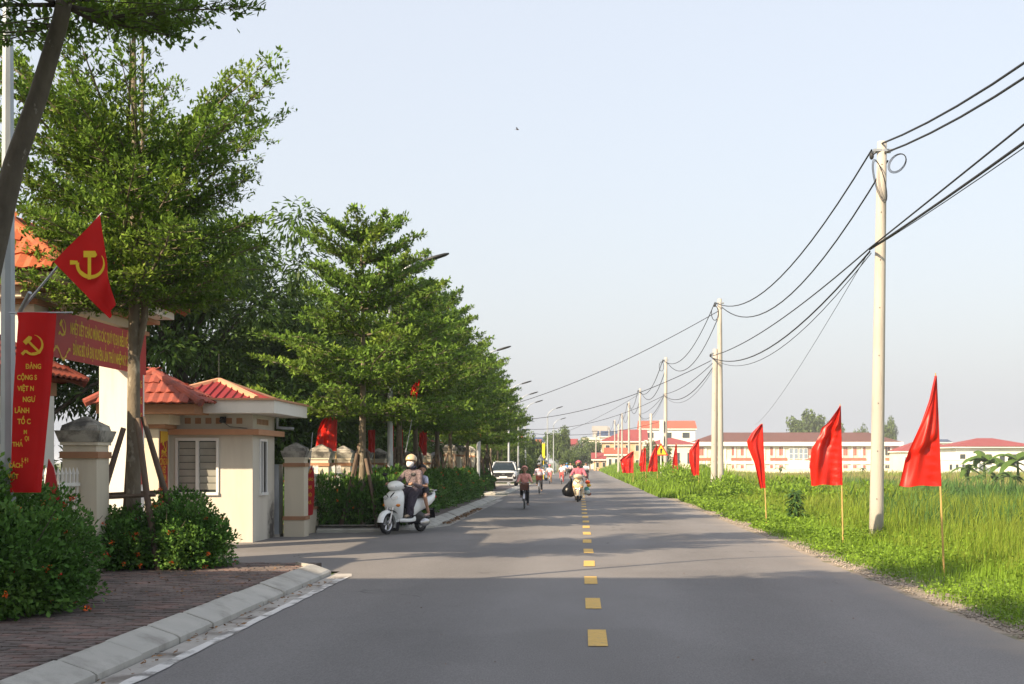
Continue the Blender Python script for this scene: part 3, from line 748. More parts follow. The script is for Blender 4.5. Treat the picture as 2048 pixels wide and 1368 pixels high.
# brown ledge, vent squares, slab, roof
b = MB(); b.box(KX0-.1, KX1+.16, KY0-.16, KY0-.001, 2.14, 2.25); b.box(KX1, KX1+.16, KY0, KY1+.25, 2.14, 2.25); b.build('ledge', M['tan'], kio)
for i in range(7):
    x = -8.05 + i*.205
    box_obj('vent', M['brown_band'], kio, x, x+.115, KY0-.012, KY0+.01, 2.36, 2.475)
b = MB(); b.box(KX1-.002, KX1+.006, 26.15, 27.2, 2.34, 2.49); vp = b.build('vent_panel', M['cream'], kio)
for i in range(8): box_obj('slot', M['brown_band'], vp, KX1+.006, KX1+.016, 26.2+i*.12, 26.26+i*.12, 2.36, 2.47)
b = MB(); b.box(KX0-.35, -5.92, 25.2, 28.25, 2.552, 2.80); b.build('eaves_slab', M['white_render'], kio)
b = MB(); b.box(KX0-.38, -5.88, 25.16, 28.29, 2.802, 2.84); b.build('eaves_edge', M['tan'], kio)
rf = empty('roof', (0, 0, 0), parent=kio)
rx0, rx1, ry0, ry1, rz0, rz1 = -8.5, -6.35, 25.55, 28.0, 2.842, 3.28
cx, cy = (rx0+rx1)/2, (ry0+ry1)/2
for (A, B_, T) in (((rx0,ry0),(rx1,ry0),(cx,cy)), ((rx1,ry0),(rx1,ry1),(cx,cy)), ((rx1,ry1),(rx0,ry1),(cx,cy)), ((rx0,ry1),(rx0,ry0),(cx,cy))):
    b = MB(); A3, B3, T3 = Vector((*A, rz0)), Vector((*B_, rz0)), Vector((*T, rz1))
    b.add([A3, B3, T3], [(0,1,2)])
    L = (B3-A3).length; ex = (B3-A3)/L; n = int(L/.16); nr = (B3-A3).cross(T3-A3).normalized()
    for i in range(1, n):
        q = A3 + ex*(L*i/n); t = 1 - abs(2*i/n - 1); foot = A3 + (B3-A3)*.5; up = (T3-foot)
        e = q + up*t*.97
        b.add([q-ex*.018, q+ex*.018, e+ex*.018, e-ex*.018, q-ex*.008+nr*.03, q+ex*.008+nr*.03, e+ex*.008+nr*.03, e-ex*.008+nr*.03],
              [(4,5,6,7),(0,4,7,3),(1,2,6,5),(0,1,5,4)])
    b.build('roof_sheet', M['metal_red'], rf)
    b = MB(); b.tube([A3, T3], [.07, .06], 6); b.build('ridge_cap', M['tan'], rf)
b = MB(); b.tube([(cx, cy, rz1), (cx, cy, rz1+.55)], .008, 5); b.build('aerial', M['darkmetal'], kio)
b = MB(); b.box(-7.12, -7.02, KY0-.12, KY0-.02, 2.38, 2.5); b.tube([(-7.07, KY0-.1, 2.44), (-7.07, KY0-.22, 2.40)], .035, 8)
b.tube([(-7.05, KY0-.05, 2.38), (-6.95, KY0-.02, 2.30), (-6.6, KY0-.02, 2.27)], .006, 4); b.build('camera', M['darkmetal'], kio)
b = MB(); b.tube([(-6.42, 27.6, 2.55), (-6.42, 27.6, 2.33), (-6.1, 27.75, 2.31)], .035, 8); b.build('gutter_pipe', M['galv'], kio)
# grey cabinet squeezed between kiosk and gate post
cab = empty('meter_cabinet', (0, 0, 0)); tag(cab, 'grey steel cabinet between the guard kiosk and the gate post', 'cabinet')
box_obj('body', M['galv'], cab, -6.7, -6.42, 27.75, 28.15, .0, 1.55); box_obj('door', M['galv'], cab, -6.68, -6.44, 27.735, 27.749, .5, 1.5)
box_obj('base', M['dirty_top'], cab, -6.72, -6.41, 27.72, 28.17, -.02, .06)

# ------------------------------------------------------------------ hall beside the camera (outside the frame; its shade falls on the road)
hall = empty('office_hall', (0, 0, 0)); tag(hall, 'tall cream office hall beside the road, its shade on the asphalt', 'building')
box_obj('wall', M['cream'], hall, -26, -8.2, -11, 5.4, -.05, 9.7); box_obj('parapet', M['white_render'], hall, -26.2, -8.0, -11.2, 5.65, 9.702, 10.3)
for k in range(3):
    for j in range(5):
        o = box_obj('window', M['glass'], hall, -8.22, -8.19, -9.5+j*3, -8+j*3, 1+k*3, 2.7+k*3)
# ------------------------------------------------------------------ trees
def rvec(n, s=1.0): return RNG.normal(0, s, (n, 3))

def umbrella_tree_data(name, H, Rmax, z0, tiers, nb, spacing, nleaf, leafL, leafW, m, seed, trunk_r=.11, rise=(.12, .55), bark='bark', base_pts=None, tierspec=None, limb=1.0):
    """tiered umbrella tree: returns (trunk object, crown object), local origin at the base"""
    rs = random.Random(seed)
    tb = MB()
    if base_pts is None:
        base_pts = [(0, 0, -.1), (.02*rs.uniform(-1,1), .03, H*.3), (.05*rs.uniform(-1,1), .05*rs.uniform(-1,1), H*.6), (.08*rs.uniform(-1,1), 0, H)]
    bp = [Vector(q) for q in base_pts]
    def axis(z):
        for a, c in zip(bp[:-1], bp[1:]):
            if z <= c.z or c is bp[-1]:
                t = (z-a.z)/max(1e-6, c.z-a.z); return a + (c-a)*t
    zs = [-.1 + (H+.1)*i/14 for i in range(15)]
    tb.tube([axis(z) for z in zs], [trunk_r*(1.12 if i == 0 else 1)*(1 - .86*(i/14)**1.1) for i in range(15)], 9)
    ros = []; rdir = []
    for k in range(len(tierspec) if tierspec else tiers):
        f = k/max(1, tiers-1); z = z0 + (H-z0)*f**.95 - rs.uniform(0, .12)
        Rk = Rmax*(1.0 - .62*f**1.4)*(0.80 + .3*rs.random()) if f > .12 else Rmax*(.75 + .25*rs.random())
        if tierspec: z, Rk, rk0 = tierspec[k]
        a0 = rs.uniform(0, 6.28)
        for j in range(nb):
            az = a0 + 6.283*j/nb + rs.uniform(-.35, .35)
            L = Rk*rs.uniform(.72, 1.12); rr = (rk0 if tierspec else rise[0] + (rise[1]-rise[0])*f) + rs.uniform(-.1, .1)
            if tierspec: L /= math.sqrt(1 + rr*rr*.35)
            d = Vector((math.cos(az), math.sin(az), 0)); sd = Vector((-d.y, d.x, 0)); o = axis(z)
            def bpnt(t): return o + d*(L*t) + Vector((0,0,1))*(L*(rr*t + .10*t*t - .03*math.sin(t*6))) + sd*(.06*L*math.sin(t*3+j))
            tb.tube([bpnt(t) for t in (0, .3, .65, 1)], [.035*(1-.5*min(1, f))*trunk_r/.11*limb, .024*trunk_r/.11*limb, .014*trunk_r/.11*limb, .004], 5)
            for t in np.arange(.16, 1.01, .11):
                for s_ in (-1, 1):
                    l2 = L*(.44*(1.12-t)+.06)*rs.uniform(.6, 1.15); an = rs.uniform(.6, 1.05)
                    d2 = (d*math.cos(an) + sd*(s_*math.sin(an)) + Vector((0, 0, rr*.6 + rs.uniform(-.05, .10)))).normalized()
                    p0 = bpnt(t); tb.tube([p0, p0 + d2*l2], [.008, .003], 3, cap=False)
                    q = spacing*.5
                    while q < l2 + spacing*.4:
                        ros.append(p0 + d2*q + Vector((rs.gauss(0, .05), rs.gauss(0, .05), rs.gauss(.01, .025)))); rdir.append(d2); q += spacing*rs.uniform(.7, 1.3)
                ros.append(bpnt(t) + Vector((0, 0, .03))); rdir.append(d)
            for q in (1.0, 1.05, 1.1): ros.append(bpnt(q)); rdir.append((d + Vector((0,0,.4))).normalized())
    for q in range(12): ros.append(axis(H) + Vector((rs.gauss(0, .08), rs.gauss(0, .08), rs.uniform(-.3, .12)))); rdir.append(Vector((0, 0, 1)))
    ros = np.array([tuple(q) for q in ros]); rdir = np.array([tuple(q) for q in rdir])
    n = len(ros)*nleaf
    pos = np.repeat(ros, nleaf, 0) + rvec(n, .028); dr = np.repeat(rdir, nleaf, 0)
    ax = unit(dr*.5 + np.array([0, 0, .32]) + rvec(n, .55)); nr = unit(np.array([-.25, -.25, 1.0]) + rvec(n, .33))
    s = RNG.uniform(.65, 1.2, n)
    tr = tb.build('trunk', M[bark], None, smooth=True)
    cr = leaves_np('crown', pos, ax, nr, leafL*s, leafW*s, m)
    cr['kind'] = 'stuff'
    print(name, 'leaves', n)
    return tr, cr

def make_tree(name, loc, parts, label, rz=0, s=1.0, group=None, first=True, cat='tree', sz=None):
    r_ = empty(name, loc, rz); r_.scale = (s, s, sz or s)
    for p_ in parts:
        if p_.parent is None: p_.parent = r_
        else:
            c = p_.copy(); COL.objects.link(c); c.parent = r_
    return tag(r_, label, cat, group)

# front tree, with twin upper stems
f2 = umbrella_tree_data('front', 8.7, 2.75, 3.62, 10, 8, .070, 9, .086, .038, M['leaf_a'], 11, trunk_r=.115, tierspec=[(3.82, 1.8, .05), (4.15, 2.05, .10), (4.5, 2.15, .18), (4.9, 2.2, .34), (5.25, 2.25, .52), (5.5, 2.3, .70), (5.65, 2.0, .85), (7.75, 1.1, .15), (8.1, 1.2, .3), (8.45, .9, .5)])
T2 = Vector((-6.28, 18.3, .05))
front_tree = make_tree('umbrella_tree', T2, f2, 'large tiered umbrella tree with propped trunk in front of the gate')
b = MB(); b.tube([(.02, .02, 3.0), (.14, .06, 3.6), (.12, .05, 5.2), (.12, .02, 6.6), (.13, .02, 7.9)], [.06, .05, .035, .025, .012], 7); b.build('second_stem', M['bark'], front_tree, smooth=True)

# leaning near tree: trunk crosses the upper left of the picture
tA, tB = P(-45, 640, 10.2), P(135, -10, 10.2)
slope = (tB - tA) / (tB.z - tA.z)
base = tA - slope*(tA.z)*.55; base.z = 0
loc1 = Vector((base.x, base.y, .1))
bp1 = [(0, 0, -.1), tuple(tA - loc1), tuple(P(28, 330, 10.2) - loc1), tuple(P(98, 130, 10.2) - loc1), tuple(tB - loc1), tuple(tB + Vector((.35, .05, 2.6)) - loc1)]
f1 = umbrella_tree_data('lean', bp1[-1][2], 1.75, 5.22, 6, 6, .085, 7, .085, .036, M['leaf_a'], 23, trunk_r=.135, rise=(-.06, .35), bark='bark_dark', base_pts=bp1, limb=.5)
make_tree('umbrella_tree', loc1, f1, 'leaning dark trunk and hanging leaves of the tree nearest the camera')

# the row
rows = []
for i in range(3):
    rows.append(umbrella_tree_data('row%d' % i, 7.3, 2.75, 3.0, 8, 7, .14, 8, .145, .064, M['leaf_row'], 40+i, trunk_r=.115, rise=(.05, .42)))
rowY = [30.3, 35.6, 40.4, 44.8, 50.0, 59.0, 65.2, 69.5, 93, 99, 106, 114]
ordn = ['first', 'second', 'third', 'fourth', 'fifth', 'sixth', 'seventh', 'eighth', 'ninth', 'tenth', 'eleventh', 'twelfth', 'thirteenth', 'fourteenth', 'fifteenth', 'sixteenth']
ROWT = []
for i, y in enumerate(rowY):
    x = -5.0 + random.uniform(-.1, .1) - (0 if y < 75 else 1.3)
    ROWT.append((x, y))
    make_tree('umbrella_tree', (x, y, .1), rows[i % 3], '%s umbrella tree of the pavement row, counted from the guard kiosk' % ordn[i], rz=random.uniform(0, 6.28), s=random.uniform(.86, .95), group='umbrella trees along the left pavement')
# trees of the same row beside and behind the camera (their shade reaches the road)
make_tree('umbrella_tree', (-5.2, 3.2, .1), rows[1], 'umbrella tree standing beside the camera position', rz=1, s=1.1)

# timber props round the trunks
def props(loc, h, spread, label, bars=True, seed=0, group=None):
    rs = random.Random(seed); r_ = empty('tree_props', loc); tag(r_, label, 'tree props', group)
    for k in range(4):
        a = .6 + k*1.571 + rs.uniform(-.25, .25); c, s_ = math.cos(a), math.sin(a)
        p0 = Vector((c*spread, s_*spread, -.05)); p1 = Vector((c*.13, s_*.13, h*rs.uniform(.82, 1.05)))
        mid = (p0+p1)/2 + Vector((rs.gauss(0,.03), rs.gauss(0,.03), 0))
        b = MB(); b.tube([p0, mid, p1], [.05, .045, .038], 7); b.build('stake', M['prop'], r_, smooth=True)
    if bars:
        z = h*.46
        for k, (dy, zz) in enumerate(((-.34, z), (.34, z+.03), (-.46, z*.45))):
            b = MB(); b.tube([(-.55, dy, zz-.02), (.42, dy, zz+.03)], [.035, .032], 6); b.build('crossbar', M['prop'], r_)
    return r_
props(T2, 2.32, .80, 'four weathered timber props with crossbars round the front tree trunk', True, 3)
for i, (x, y) in enumerate(ROWT[:8]):
    props((x, y, .1), 1.9, .55, 'timber props leaning on the %s tree of the pavement row' % ordn[i], i in (4, 6), 10+i, 'props on the row trees')

def broad_tree_data(seed, H, rx, rz, nclump, per, L, W, m, trunk_r=.22, zc=None, droop=.35, clump=.75, bark='bark_dark'):
    rs = np.random.default_rng(seed); zc = zc or H - rz
    cs = rs.normal(0, 1, (nclump, 3)); cs = unit(cs)*(rs.random((nclump, 1))**.35)
    cs = cs*np.array([rx, rx, rz])*(1 + .22*np.sin(cs[:, :1]*5 + seed)) + np.array([0, 0, zc])
    tb = MB()
    tb.tube([(0, 0, -.2), (.1, .05, zc*.4), (-.05, .1, zc*.8), (0, 0, zc+rz*.4)], [trunk_r*1.15, trunk_r, trunk_r*.7, .06], 9)
    for c in cs[::3]:
        z = min(zc*.85, max(zc*.35, c[2]-rx*.7)); o = Vector((0, 0.05, z)); c = Vector(c)
        tb.tube([o, (o*.45 + c*.55) + Vector((0, 0, .25)), c], [.07, .045, .012], 5)
    n = nclump*per
    off = unit(rs.normal(0, 1, (n, 3)))*(rs.random((n, 1))**.5)*clump*np.array([1, 1, .75])
    pos = np.repeat(cs, per, 0) + off
    ax = unit(unit(off)*.8 + np.array([0, 0, -droop]) + rs.normal(0, .45, (n, 3)))
    nr = unit(np.array([0, 0, 1.0]) + rs.normal(0, .5, (n, 3)))
    s = rs.uniform(.7, 1.25, n)
    tr = tb.build('trunk', M[bark], None, smooth=True); cr = leaves_np('crown', pos, ax, nr, L*s, W*s, m, droop=.2); cr['kind'] = 'stuff'
    return tr, cr
bt = [broad_tree_data(5, 9.3, 3.4, 3.2, 95, 330, .22, .065, M['leaf_big']), broad_tree_data(9, 8.4, 3.6, 3.0, 95, 330, .22, .07, M['leaf_big'])]
for i, (x, y, s, rz, lab) in enumerate([(-10.6, 34.5, 1.02, .3, 'big dark mango tree behind the guard kiosk roof'), (-13.5, 30.5, .98, 2.0, 'dense broadleaf tree behind the gate and its side roof'),
                                   (-16.5, 26.5, .95, 4.0, 'dark broadleaf tree behind the gate banner at the far left'), (-9.8, 42.5, .85, 1.0, 'broadleaf tree behind the fence, second from the kiosk'),
                                   (-10.3, 51, .85, 5.0, 'broadleaf tree behind the fence, third from the kiosk'), (-20, 33, 1.05, 2.5, 'broadleaf tree deepest inside the compound'), (-10.5, 62, .85, 3.3, 'broadleaf tree behind the far gate posts')]):
    make_tree('broadleaf_tree', (x, y, 0), bt[i % 2], lab, rz, s, 'broadleaf trees inside the compound')

tk = broad_tree_data(17, 4.2, 2.3, 2.0, 60, 170, .24, .08, M['leaf_big'], .08, zc=2.1)
for i, (x, y) in enumerate([(-9.2, 32.5), (-9.0, 37), (-9.3, 42), (-9.0, 47), (-9.2, 52), (-9.6, 57), (-9.0, 63.5), (-9.0, 68), (-12.5, 26.2), (-15.5, 23.5), (-9.2, 73)]):
    make_tree('garden_shrub', (x, y, -.1), tk, '%s tall garden shrub behind the fence, counted from the kiosk' % ordn[i] if i < 8 or i == 10 else ['dark garden shrub behind the gate opening', 'dark garden shrub seen beside the gate left pillar'][i-8], i*1.7, .9+.05*(i % 4), 'tall shrubs inside the compound')
# bushes ---------------------------------------------------------------
def bush_data(seed, lumps, n, L, W, m, nfl=60):
    """lumps: (x,y,z,rx,ry,rz)"""
    rs = np.random.default_rng(seed); lumps = np.array(lumps); vol = (lumps[:, 3]*lumps[:, 4]*lumps[:, 5])**.67
    idx = rs.choice(len(lumps), n, p=vol/vol.sum()); u = unit(rs.normal(0, 1, (n, 3))); r = rs.random((n, 1))**.28
    bumps = 1 + .16*np.sin(u[:, :1]*7 + seed) * np.sin(u[:, 1:2]*6 + 1) + .12*np.sin(u[:, 2:]*9)
    pos = lumps[idx, :3] + u*r*bumps*lumps[idx, 3:]
    keep = pos[:, 2] > .06; pos = pos[keep]; u = u[keep]; n = len(pos)
    ax = unit(u*.7 + np.array([0, 0, .25]) + rs.normal(0, .5, (n, 3))); nr = unit(u*.5 + np.array([0, 0, .8]) + rs.normal(0, .45, (n, 3)))
    s = rs.uniform(.6, 1.25, n)
    fo = leaves_np('foliage', pos, ax, nr, L*s, W*s, m); fo['kind'] = 'stuff'
    tb = MB()
    for k in range(26):
        q = lumps[k % len(lumps)]; a = rs.uniform(0, 6.28); e = Vector((q[0] + q[3]*.95*math.cos(a), q[1] + q[4]*.95*math.sin(a), min(q[2]+q[5]*rs.uniform(.1, 1.12), q[2]+q[5]*1.1)))
        o = Vector((q[0]*.6, q[1]*.6, -.02)); tb.tube([o, (o+e)/2 + Vector((0, 0, .12)), e], [.014, .009, .003], 4)
    st = tb.build('stems', M['bark_dark'], None)
    # sprays that stick out
    fl = []
    for mt, cnt in ((M['flower'], nfl), (M['flower_red'], nfl//4)):
        out_ = np.where(r[keep][:, 0] > .975)[0]; i2 = rs.choice(out_, cnt); cpos = pos[i2] + u[i2]*.05; k = 14
        pp = np.repeat(cpos, k, 0) + rs.normal(0, .015, (cnt*k, 3)); a2 = unit(rs.normal(0, 1, (cnt*k, 3)) + np.array([0, 0, .6]))
        f_ = leaves_np('flowers', pp, a2, unit(rs.normal(0, 1, (cnt*k, 3))), .028, .024, mt); f_['kind'] = 'stuff'; fl.append(f_)
    return [fo, st] + fl
b1 = bush_data(3, [(.05, 0, .50, .62, .75, .62), (-.35, .7, .78, .62, .7, .78), (.28, .75, .52, .48, .6, .55), (-.25, 1.4, .66, .6, .6, .66), (-.75, .1, .6, .6, .7, .72), (.18, .3, .33, .55, .55, .42), (-.45, .35, .98, .42, .42, .52), (-.1, -.35, .28, .5, .4, .36), (-.9, .9, .9, .5, .5, .6)], 40000, .070, .042, M['leaf_bush'], 70)
make_tree('lantana_bush', (-5.55, 12.5, .1), b1, 'big green lantana bush with orange flowers at the lower left', s=.93, cat='bush')
b2 = bush_data(8, [(-.7, 0, .45, .75, .7, .52), (0, .0, .45, .8, .6, .50), (.65, 0, .45, .62, .65, .55), (.5, .5, .6, .6, .6, .60), (-.3, -.35, .35, .6, .5, .40), (1.0, .2, .38, .4, .5, .45)], 33000, .070, .040, M['leaf_bush'], 60)
make_tree('lantana_bush', (-6.12, 18.15, .1), b2, 'lantana bush with orange flowers at the foot of the front tree', s=.88, cat='bush')
b3 = bush_data(12, [(0, 0, .5, .9, 1.1, .6), (.1, 1.3, .52, .85, 1.0, .62), (-.1, 2.6, .5, .9, 1.0, .65), (.05, 3.7, .5, .85, .9, .6), (.1, .6, .62, .6, .6, .55)], 22000, .11, .062, M['leaf_bush'], 45)
labs = ['clipped dark hedge bush behind the white scooter', 'lantana hedge bush between the second and third row trees', 'lantana hedge bush below the fourth row tree', 'lantana hedge bush below the fifth row tree', 'last lantana hedge bush before the second entry']
for i, (y, s, x) in enumerate([(31.4, 1.08, -5.05), (36.6, 1.0, -5.0), (41.3, 1.02, -4.95), (46.0, 1.0, -4.9), (50.6, 1.0, -4.85)]):
    make_tree('lantana_bush', (x, y, .1), b3, labs[i], 0 if i % 2 == 0 else 3.14159 if False else 0, s, 'hedge bushes along the left pavement', cat='bush')
for i, (y, x) in enumerate([(65, -5.3), (69, -5.8)]):
    make_tree('lantana_bush', (x, y, .1), b3, ['far lantana bush just past the second entry', 'farthest lantana bush, nearest the parked car'][i], 0, .95, 'far bushes along the left pavement', cat='bush')
make_tree('lantana_bush', (-4.45, 30.35, .1), b3, 'dense clipped bush beside the gate post, in front of the first row tree', R(90), .60, 'hedge bushes along the left pavement', cat='bush', sz=1.0)
# leafy growth on the left verge behind the car and along the far road
vs_ = broad_tree_data(21, 3.6, 2.2, 1.7, 60, 150, .30, .10, M['leaf_far'], .08, zc=1.8)
for i, (x, y, s) in enumerate([(-8.2, 100, 1.0), (-6.6, 112, .95), (-9.5, 106, 1.25), (-7.8, 122, 1.15), (-7.0, 135, 1.0), (-8.5, 150, 1.2), (-7.5, 170, 1.1)]):
    make_tree('thicket_tree', (x, y, -.1), vs_, ['bushy thicket just behind the parked white car', 'low thicket at the road edge behind the cyclists', 'taller thicket behind the parked car', 'thicket beside the small warning sign', 'thicket past the small warning sign', 'rounded thicket near the far street lamps', 'last thicket before the village'][i], i*1.3, s, 'roadside thickets on the left')

# ------------------------------------------------------------------ grass on the right
def grass_patch(name, n, xr, yr, hfun, w, m, label, lean=.35, yp=1.5, keep=None, cat='grass'):
    y = yr[0] + (yr[1]-yr[0])*RNG.random(n)**yp; x = xr[0] + (xr[1]-xr[0])*RNG.random(n)
    vis = (VPX + x*F/y < 2180)
    x, y = x[vis], y[vis]
    if keep is not None: k = keep(x, y); x, y = x[k], y[k]
    n = len(x)
    cl = np.sin(x*2.1+np.sin(y*1.3)*1.5)*np.sin(y*1.7+x)*.25
    h = hfun(x, y)*(1+cl)*RNG.uniform(.5, 1.15, n)
    pos = np.stack([x, y, gz(x, y) - .01], 1)
    a = RNG.uniform(0, 6.28, n); ln = np.stack([np.cos(a)+.4, np.sin(a)*.6, np.zeros(n)], 1)*RNG.uniform(.1, 1, (n, 1))*lean*1.4
    o = blades_np(name, pos, h, ln, w*RNG.uniform(.7, 1.3, n)*np.clip(y/22, .8, 6), m)
    return tag(o, label, cat, kind='stuff')
def edge(x, y): return x > RX + .20 + .26*np.sin(y*.8) + .2*np.sin(y*2.3) + RNG.normal(0, .1, len(x))
grass_patch('grass', 60000, (4.2, 9.5), (7.5, 60), lambda x, y: np.clip(.12 + (x-4.6)*.13, .08, .5), .011, M['weed'], 'short bright green grass on the right verge', keep=edge, yp=1.6)
grass_patch('grass', 75000, (5.9, 16), (13, 75), lambda x, y: np.clip(.35 + (x-6)*.22, .3, 1.15), .013, M['grass'], 'tall green grass beyond the utility poles', yp=1.5)
grass_patch('grass', 48000, (7.6, 28), (20, 110), lambda x, y: np.clip(.7 + .03*x, .6, 1.25), .016, M['reed'], 'dark reed clumps in the field beyond the flags', keep=lambda x, y: (np.sin(x*.8+y*.25)+np.sin(y*.33-x*.4)) > .05, yp=1.3)
grass_patch('grass', 45000, (12, 95), (50, 240), lambda x, y: .85 + .35*np.sin(x*.2)*np.sin(y*.13), .016, M['grass_dry'], 'seeding yellowish grass across the far field', yp=1.25)
grass_patch('grass', 55000, (10, 95), (36, 240), lambda x, y: .75 + .3*np.sin(x*.3), .017, M['grass'], 'green grass across the far field', yp=1.25)
grass_patch('grass', 26000, (3.55, 7.5), (58, 260), lambda x, y: np.clip(.35 + (x-3.5)*.35, .3, 1.3)*(1 + .3*np.sin(y*.2)), .016, M['weed'], 'bushy green weeds along the far right road edge', yp=1.3)
grass_patch('grass', 36000, (8.6, 28), (20, 66), lambda x, y: np.clip(1.05 + .06*(x-9), 1.0, 1.9), .034, M['reed'], 'taller dark sedge standing behind the nearest flags', lean=.55, keep=lambda x, y: (np.sin(x*.9+y*.35)+np.sin(y*.5-x*.6)+RNG.normal(0, .4, len(x))) > .1, yp=1.2)
# low broad-leaved weeds on the verge
n = 46000
y = 8 + 62*RNG.random(n)**1.7; x = 4.25 + np.abs(RNG.normal(0, 1.25, n)); k = edge(x, y) & (np.sin(x*2.6+y*.9)+np.sin(y*1.1-x*1.7)+RNG.normal(0, .6, n) > -.35); x, y = x[k], y[k]; n = len(x)
z = gz(x, y) + RNG.random(n)*np.clip(.10 + (x-4.3)*.11, .08, .42)
ax = unit(np.stack([RNG.normal(0, 1, n), RNG.normal(0, 1, n), RNG.normal(.35, .4, n)], 1)); nr = unit(np.array([0, 0, 1.0]) + rvec(n, .4))
sc = np.clip(y/22, .8, 3)
o = leaves_np('weeds', np.stack([x, y, z], 1), ax, nr, RNG.uniform(.035, .075, n)*sc, RNG.uniform(.025, .045, n)*sc, M['weed']); tag(o, 'low broad leaved weeds creeping along the right verge', 'weeds', kind='stuff')
# bushy weed mounds by the far flags
n = 30000
cx_ = np.array([[5.2, 66, .3, 1.0, 7, .9], [5.6, 80, .35, 1.2, 9, 1.1], [6.2, 96, .3, 1.6, 9, 1.15], [6.5, 56, .1, 1.0, 5, .75], [8.2, 50, 0, 1.3, 6, .9], [9.5, 42, -.1, 1.2, 4, .9], [5.4, 115, .2, 1.6, 10, 1.2]])
ix = RNG.integers(0, len(cx_), n); u = unit(rvec(n)); r = RNG.random((n, 1))**.3
pos = cx_[ix, :3] + u*r*cx_[ix, 3:]*(1 + .2*np.sin(u[:, 1:2]*14)); kk = pos[:, 2] > -.2; pos, u = pos[kk], u[kk]; n = len(pos)
o = leaves_np('weeds', pos, unit(u*.5 + rvec(n, .6) + np.array([0, 0, .3])), unit(np.array([0, 0, 1.0]) + rvec(n, .4)), RNG.uniform(.12, .22, n), RNG.uniform(.06, .10, n), M['weed']); tag(o, 'mounds of leafy weeds below the distant flags', 'weeds', kind='stuff')
# one young dark shoot on the verge
sap = empty('sapling', (P(1590, 1040, 34).x, 34, -.1)); tag(sap, 'small dark sapling on the verge between two flags', 'plant')
b = MB(); b.tube([(0, 0, 0), (.03, 0, .4), (0, .02, .85)], [.015, .01, .005], 5); b.build('stem', M['bark_dark'], sap)
n = 220; pos = np.stack([RNG.normal(0, .04, n), RNG.normal(0, .04, n), RNG.uniform(.25, .95, n)], 1); a = RNG.uniform(0, 6.28, n)
o = leaves_np('foliage', pos, np.stack([np.cos(a), np.sin(a), RNG.uniform(-.5, .5, n)], 1), unit(np.array([0, 0, 1.0]) + rvec(n, .3)), .26, .06, M['reed'], sap, droop=.3); o['kind'] = 'stuff'
# stray grass in pavement joints by the left
# ------------------------------------------------------------------ utility poles and cables (right)
def utility_pole(loc, h, r0, r1, label, lean=0.0, bracket=True, twin=False):
    r_ = empty('utility_pole', loc); tag(r_, label, 'utility pole', 'concrete utility poles along the right verge')
    b = MB(); n = 12
    b.tube([(lean*t, 0, -.3 + (h+.3)*t) for t in np.linspace(0, 1, 9)], [r0 + (r1-r0)*t for t in np.linspace(0, 1, 9)], 16); b.build('shaft', M['concrete'], r_, smooth=True)
    if bracket:
        b = MB(); b.box(lean-.2, lean+.2, -.1, -.06, h-.22, h-.17); b.box(lean-.2, lean+.2, .06, .1, h-.22, h-.17); b.build('bracket', M['galv'], r_)
        b = MB(); b.ellipsoid((lean-.22, 0, h-.3), (.05, .05, .08)); b.tube([(lean-.1, 0, h-.2), (lean-.22, 0, h-.3)], .015, 5); b.build('clamp', M['darkmetal'], r_)
    b = MB()
    for z in np.linspace(.9, h-.5, 8): 
        b.tube([(lean*z/h - (r0+(r1-r0)*z/h)*.99*.2, -(r0+(r1-r0)*z/h)*.99, z), (lean*z/h - (r0+(r1-r0)*z/h)*.2, -(r0+(r1-r0)*z/h)-.004, z)], .012, 6)
    b.build('bolt_hole', M['darkmetal'], r_)
    return r_
POLES = [(6.3, -6.0, 8.4, 0), (6.27, 27.5, 8.45, .13), (6.55, 60.3, 9.25, -.05), (6.2, 94, 9.25, .05), (6.2, 133, 9.2, 0), (6.2, 163, 9.2, 0), (6.45, 197, 9.1, 0), (6.3, 232, 9.2, 0), (6.1, 268, 9.0, 0), (6.0, 305, 9, 0)]
plab = ['concrete utility pole behind the camera', 'tall concrete utility pole nearest in view, beside the second flag', 'taller pole of the concrete pair behind the third flag', 'third concrete utility pole in view, with a grey box on its shaft', 'fourth concrete utility pole in view along the verge', 'fifth concrete utility pole in view along the verge', 'sixth concrete utility pole in view along the verge', 'seventh concrete utility pole in view along the verge', 'eighth concrete utility pole in view along the verge', 'farthest concrete utility pole by the village']
for (x, y, h, ln), lb in zip(POLES, plab): utility_pole((x, y, float(gz(x, y))), h, .155, .10, lb, ln)
p3 = [o for o in bpy.data.objects if o.get('label') == plab[3]][0]
box_obj('meter_box', M['whitemetal'], p3, -.42, -.14, -.28, -.05, 3.9, 4.7); box_obj('meter_box', M['whitemetal'], p3, -.36, -.14, -.26, -.05, 2.9, 3.6)
utility_pole((6.55-.33, 60.3, -.06), 6.9, .155, .115, 'shorter pole of the concrete pair behind the third flag', .08)
for i, (px_, pt, Y) in enumerate([(1302, 826, 98), (1237, 848, 150), (1192, 868, 240), (1200, 860, 262)]):
    x = (px_-VPX)/F*Y; h = EYE + (VPY-pt)/F*Y
    utility_pole((x, Y, float(gz(x, Y))), h, .13, .09, ['short bare concrete post between the second and third tall poles', 'short concrete post among the middle poles', 'slim concrete post near the village on the right', 'slim concrete post by the peach house'][i], 0, False)

